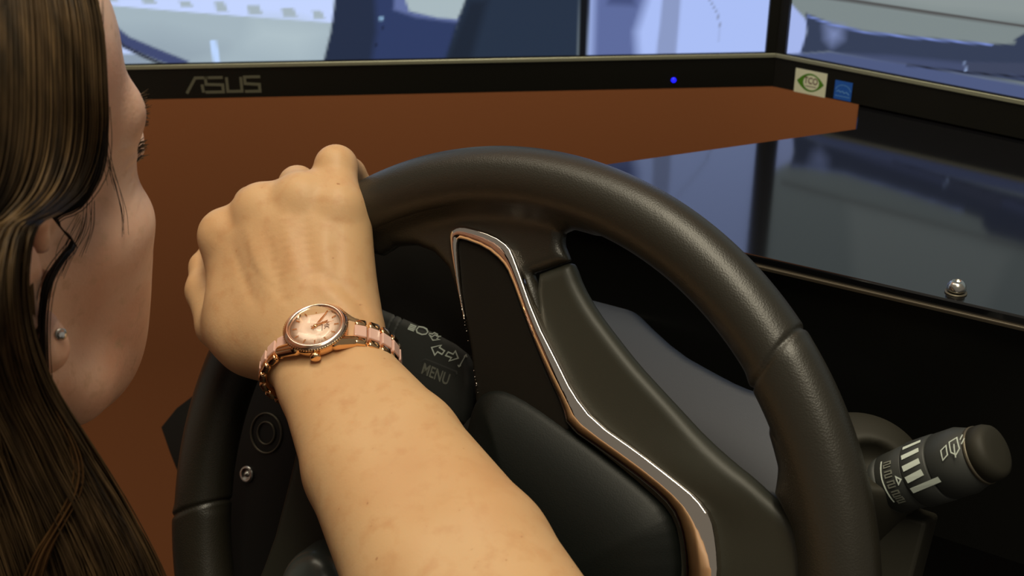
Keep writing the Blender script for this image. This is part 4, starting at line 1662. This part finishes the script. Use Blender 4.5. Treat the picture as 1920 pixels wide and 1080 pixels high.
# dense body of the falling hair
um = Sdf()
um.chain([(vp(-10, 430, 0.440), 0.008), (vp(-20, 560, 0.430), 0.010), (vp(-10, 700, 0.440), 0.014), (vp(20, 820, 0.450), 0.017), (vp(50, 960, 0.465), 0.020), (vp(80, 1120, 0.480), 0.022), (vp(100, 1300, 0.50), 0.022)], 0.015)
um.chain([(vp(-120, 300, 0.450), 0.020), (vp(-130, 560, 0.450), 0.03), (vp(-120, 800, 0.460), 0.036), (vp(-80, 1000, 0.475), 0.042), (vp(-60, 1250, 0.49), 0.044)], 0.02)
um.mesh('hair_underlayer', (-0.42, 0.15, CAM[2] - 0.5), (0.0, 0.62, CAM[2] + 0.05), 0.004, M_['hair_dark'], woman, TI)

# shirt over the trunk and shoulders
shd = Sdf()
shd.cone(NB + np.array([0.02, -0.035, -0.02]), SR + np.array([-0.03, 0.018, -0.008]), 0.056, 0.052, 0.03)
shd.cone(NB + np.array([-0.02, -0.02, -0.03]), SL, 0.056, 0.052, 0.03)
shd.ell(TR, (0.171, 0.111, 0.205), 0.05, HA)
shd.cone(SR, SR + (EL - SR) * 0.45, 0.053, 0.050, 0.02)
shd.mesh('shirt', (-0.62, -0.10, CAM[2] - 0.98), (0.12, 0.55, CAM[2] - 0.15), 0.005, M_['shirt'], woman, TI)

# eyes
for sx in (1, -1):
    lathe('eye', [(0.0118 * math.sin(t), 0.0118 * math.cos(t)) for t in np.linspace(0.05, math.pi - 0.05, 20)], M_['eye'], woman, 24, Matrix.Translation(Vector(H(sx * 0.033, 0.0800, 0.003) - TR)))

# stud in the ear lobe
ep = vp(113, 626, 0.40)
eh = head_depth(113, 626)
ep = vp(113, 626, (eh or 0.41) - 0.0012)
er = empty('earring', tuple(ep))
set_props(er, 'tiny sparkling stud earring in the ear lobe', 'earring')
en = unit(CAM - ep + Hr * 0.3)
ea = unit(np.cross(en, Z))
EM = frame_matrix(np.zeros(3), ea, np.cross(en, ea), en)
lathe('setting', [(0.0009, -0.0008), (0.0021, 0.0), (0.0023, 0.0008), (0.0020, 0.0011)], M_['steel'], er, 16, EM)
bmv = lathe('stone', [(0.0017, 0.0010), (0.0018, 0.0013), (0.0011, 0.0020), (0.0004, 0.0021)], M_['gem'], er, 8, EM)
for p in bmv.data.polygons:
    p.use_smooth = False

# ------------------------------------------------------------------ wrist watch
beta = math.radians(24)
yv = unit(w_dir * math.cos(beta) + a_dir * math.sin(beta))     # towards twelve
zv = n_wr
xv = unit(np.cross(yv, zv))                                     # towards three, the crown
WC = W0 + a_dir * 0.0095 + w_dir * 0.001
WTM = frame_matrix(WC, xv, yv, zv)
watch = empty('wrist_watch', M=WTM)
set_props(watch, 'rose gold wrist watch with pale pink links worn on the wrist', 'watch')
CZ = 0.0205                                                     # height of the case back above the wrist centre
CT = Matrix.Translation((-0.001, -0.0015, CZ))
lathe('case', [(0.0118, -0.0008), (0.0134, 0.0), (0.0146, 0.0015), (0.0149, 0.0035), (0.0146, 0.0052), (0.0138, 0.0058)], M_['gold'], watch, 96, CT)
lathe('coin_edge', [(0.0140, 0.0050), (0.0154, 0.0053), (0.0157, 0.0060), (0.0154, 0.0067), (0.0142, 0.0069)], M_['gold'], watch, 288, CT, 0.012, 72, cap=False)
V, F = [], []
prof = [(0.0121, 0.0060), (0.0122, 0.0074), (0.0128, 0.0081), (0.0139, 0.0080), (0.0150, 0.0072), (0.0153, 0.0066)]
nn_ = 96
for i, (r, zz) in enumerate(prof):
    for k in range(nn_):
        a = 2 * math.pi * k / nn_
        V.append(tuple(CT @ Vector((r * math.cos(a), r * math.sin(a), zz))))
for i in range(len(prof) - 1):
    for k in range(nn_):
        k2 = (k + 1) % nn_
        F.append((i * nn_ + k, (i + 1) * nn_ + k, (i + 1) * nn_ + k2, i * nn_ + k2)[::-1])
pydata('bezel', V, F, M_['bezel_gold'], watch)
dial = lathe('dial', [(0.0001, 0.0061), (0.0060, 0.0061), (0.0123, 0.0060)][::-1] + [(0.0001, 0.00612)], M_['dial'], watch, 72, CT)
DZ = 0.00618


def dialm(ang, r=0.0, z=DZ):
    """ang in degrees clockwise from twelve"""
    t = -math.radians(ang)
    return CT @ Matrix.Rotation(t, 4, 'Z') @ Matrix.Translation((0, r, z))


mk = box('hour_marker', (-0.00030, -0.0011, 0), (0.00030, 0.0011, 0.0003), M_['gold'], dial)
mk.matrix_local = dialm(30, 0.0100)
for h_ in range(0, 12):
    if h_ == 1:
        continue
    m2 = mk.copy()
    COL.objects.link(m2)
    m2.parent = dial
    m2.matrix_local = dialm(30 * h_, 0.0100)


def hand(name, ang, L, w, z):
    pts = [(-w * 0.6, -0.0022), (w * 0.6, -0.0022), (w, L * 0.5), (w * 0.35, L), (-w * 0.35, L), (-w, L * 0.5)]
    o = prism(name, pts, 0, 0.00022, M_['gold'], watch)
    o.matrix_local = dialm(ang, 0, z)
    return o


hand('hour_hand', 333, 0.0066, 0.00050, 0.0065)
hand('minute_hand', 303, 0.0098, 0.00042, 0.0068)
hand('second_hand', 350, 0.0090, 0.00014, 0.0070)
lathe('hand_hub', [(0.0009, 0.0062), (0.0009, 0.0073), (0.0005, 0.0075)], M_['gold'], watch, 20, CT)
ribbon('dial_monogram', [[(-0.0022, 0.0042), (-0.0022, 0.0066), (-0.0012, 0.0052), (-0.0002, 0.0066), (-0.0002, 0.0042)], [(0.0006, 0.0042), (0.0006, 0.0066)], [(0.0020, 0.0066), (0.0006, 0.0054), (0.0021, 0.0042)]], 0.00032, M_['brownprint'], dial, CT, z=DZ, thick=0.00005)
ribbon('dial_line', [[(-0.0030, 0.0032), (0.0030, 0.0032)]], 0.0003, M_['brownprint'], dial, CT, z=DZ, thick=0.00005)
lathe('crystal', [(0.0121, 0.0072), (0.0121, 0.0078), (0.0100, 0.0082), (0.0050, 0.0085), (0.0004, 0.0086)], M_['glass'], watch, 64, CT)
CR = CT @ Matrix.Translation((0.0148, 0, 0.0033)) @ Matrix.Rotation(math.radians(90), 4, 'Y')
lathe('crown', [(0.0011, -0.0005), (0.0011, 0.0007), (0.0022, 0.0009), (0.0025, 0.0014), (0.0025, 0.0028), (0.0019, 0.0034), (0.0008, 0.0036)], M_['gold'], watch, 60, CR, 0.05, 20)
for sy in (1, -1):
    for sx in (1, -1):
        lg = Sdf()
        lg.cone((sx * 0.0095, sy * 0.0095, CZ + 0.0032), (sx * 0.0062, sy * 0.0178, CZ - 0.0012), 0.0036, 0.0030, 0.002)
        lg.mesh('lug', (sx * 0.008 - 0.008, sy * 0.0137 - 0.010, CZ - 0.006), (sx * 0.008 + 0.008, sy * 0.0137 + 0.010, CZ + 0.009), 0.0006, M_['gold'], watch, M=CT @ Matrix.Translation((0, 0, -CZ)))
# bracelet: links laid round the wrist
A_, B_ = 0.0328, 0.0240
tt = np.linspace(0, 2 * math.pi, 4000)
ex_, ez_ = A_ * np.sin(tt), B_ * np.cos(tt)
arc = np.concatenate([[0], np.cumsum(np.hypot(np.diff(ex_), np.diff(ez_)))])
start, stop, stepl = 0.0190, arc[-1] - 0.0190, 0.0066
nl = int((stop - start) / stepl)
stepl = (stop - start) / nl


def round_block(name, lo, hi, mat, parent, bev):
    return box(name, lo, hi, mat, parent, bev, 3)


lk0 = lc0 = None
for i in range(nl + 1):
    sL = start + i * stepl
    t = float(np.interp(sL, arc, tt))
    pos = Vector((0.0, A_ * math.sin(t), B_ * math.cos(t) - 0.0005))
    tan = Vector((0, A_ * math.cos(t), -B_ * math.sin(t))).normalized()
    out = Vector((0, math.sin(t) / A_, math.cos(t) / B_)).normalized()
    Ml = frame_matrix(pos, Vector((1, 0, 0)), tan, Vector((1, 0, 0)).cross(tan))
    if lk0 is None:
        # two polished outer barrels joined by a pin
        bm = bmesh.new()
        for lo, hi, bv_ in (((-0.0082, -0.00305, -0.0021), (-0.0036, 0.00305, 0.0019), 0.0013), ((0.0036, -0.00305, -0.0021), (0.0082, 0.00305, 0.0019), 0.0013), ((-0.0082, 0.0024, -0.0006), (0.0082, 0.0036, 0.0004), 0.0002)):
            r = bmesh.ops.create_cube(bm, size=1.0)
            vs = r['verts']
            for v in vs:
                v.co = Vector((np.array(lo) + np.array(hi)) / 2 + np.array(v.co) * (np.array(hi) - np.array(lo)))
            es = list({e_ for v in vs for e_ in v.link_edges})
            bmesh.ops.bevel(bm, geom=es, offset=bv_, segments=3, affect='EDGES', profile=0.5)
        me = bpy.data.meshes.new('bracelet_link')
        bm.to_mesh(me)
        bm.free()
        lk0 = link('bracelet_link', me, M_['gold'], watch)
        lc0 = round_block('link_centre', (-0.0036, -0.0031, -0.0015), (0.0036, 0.0029, 0.0021), M_['pink'], lk0, 0.0006)
        lc0['label'] = 'pale pink centre of the link'
        lk0.matrix_local = Ml
    else:
        l2 = lk0.copy()
        COL.objects.link(l2)
        l2.parent = watch
        l2.matrix_local = Ml
        c2o = lc0.copy()
        COL.objects.link(c2o)
        c2o.parent = l2
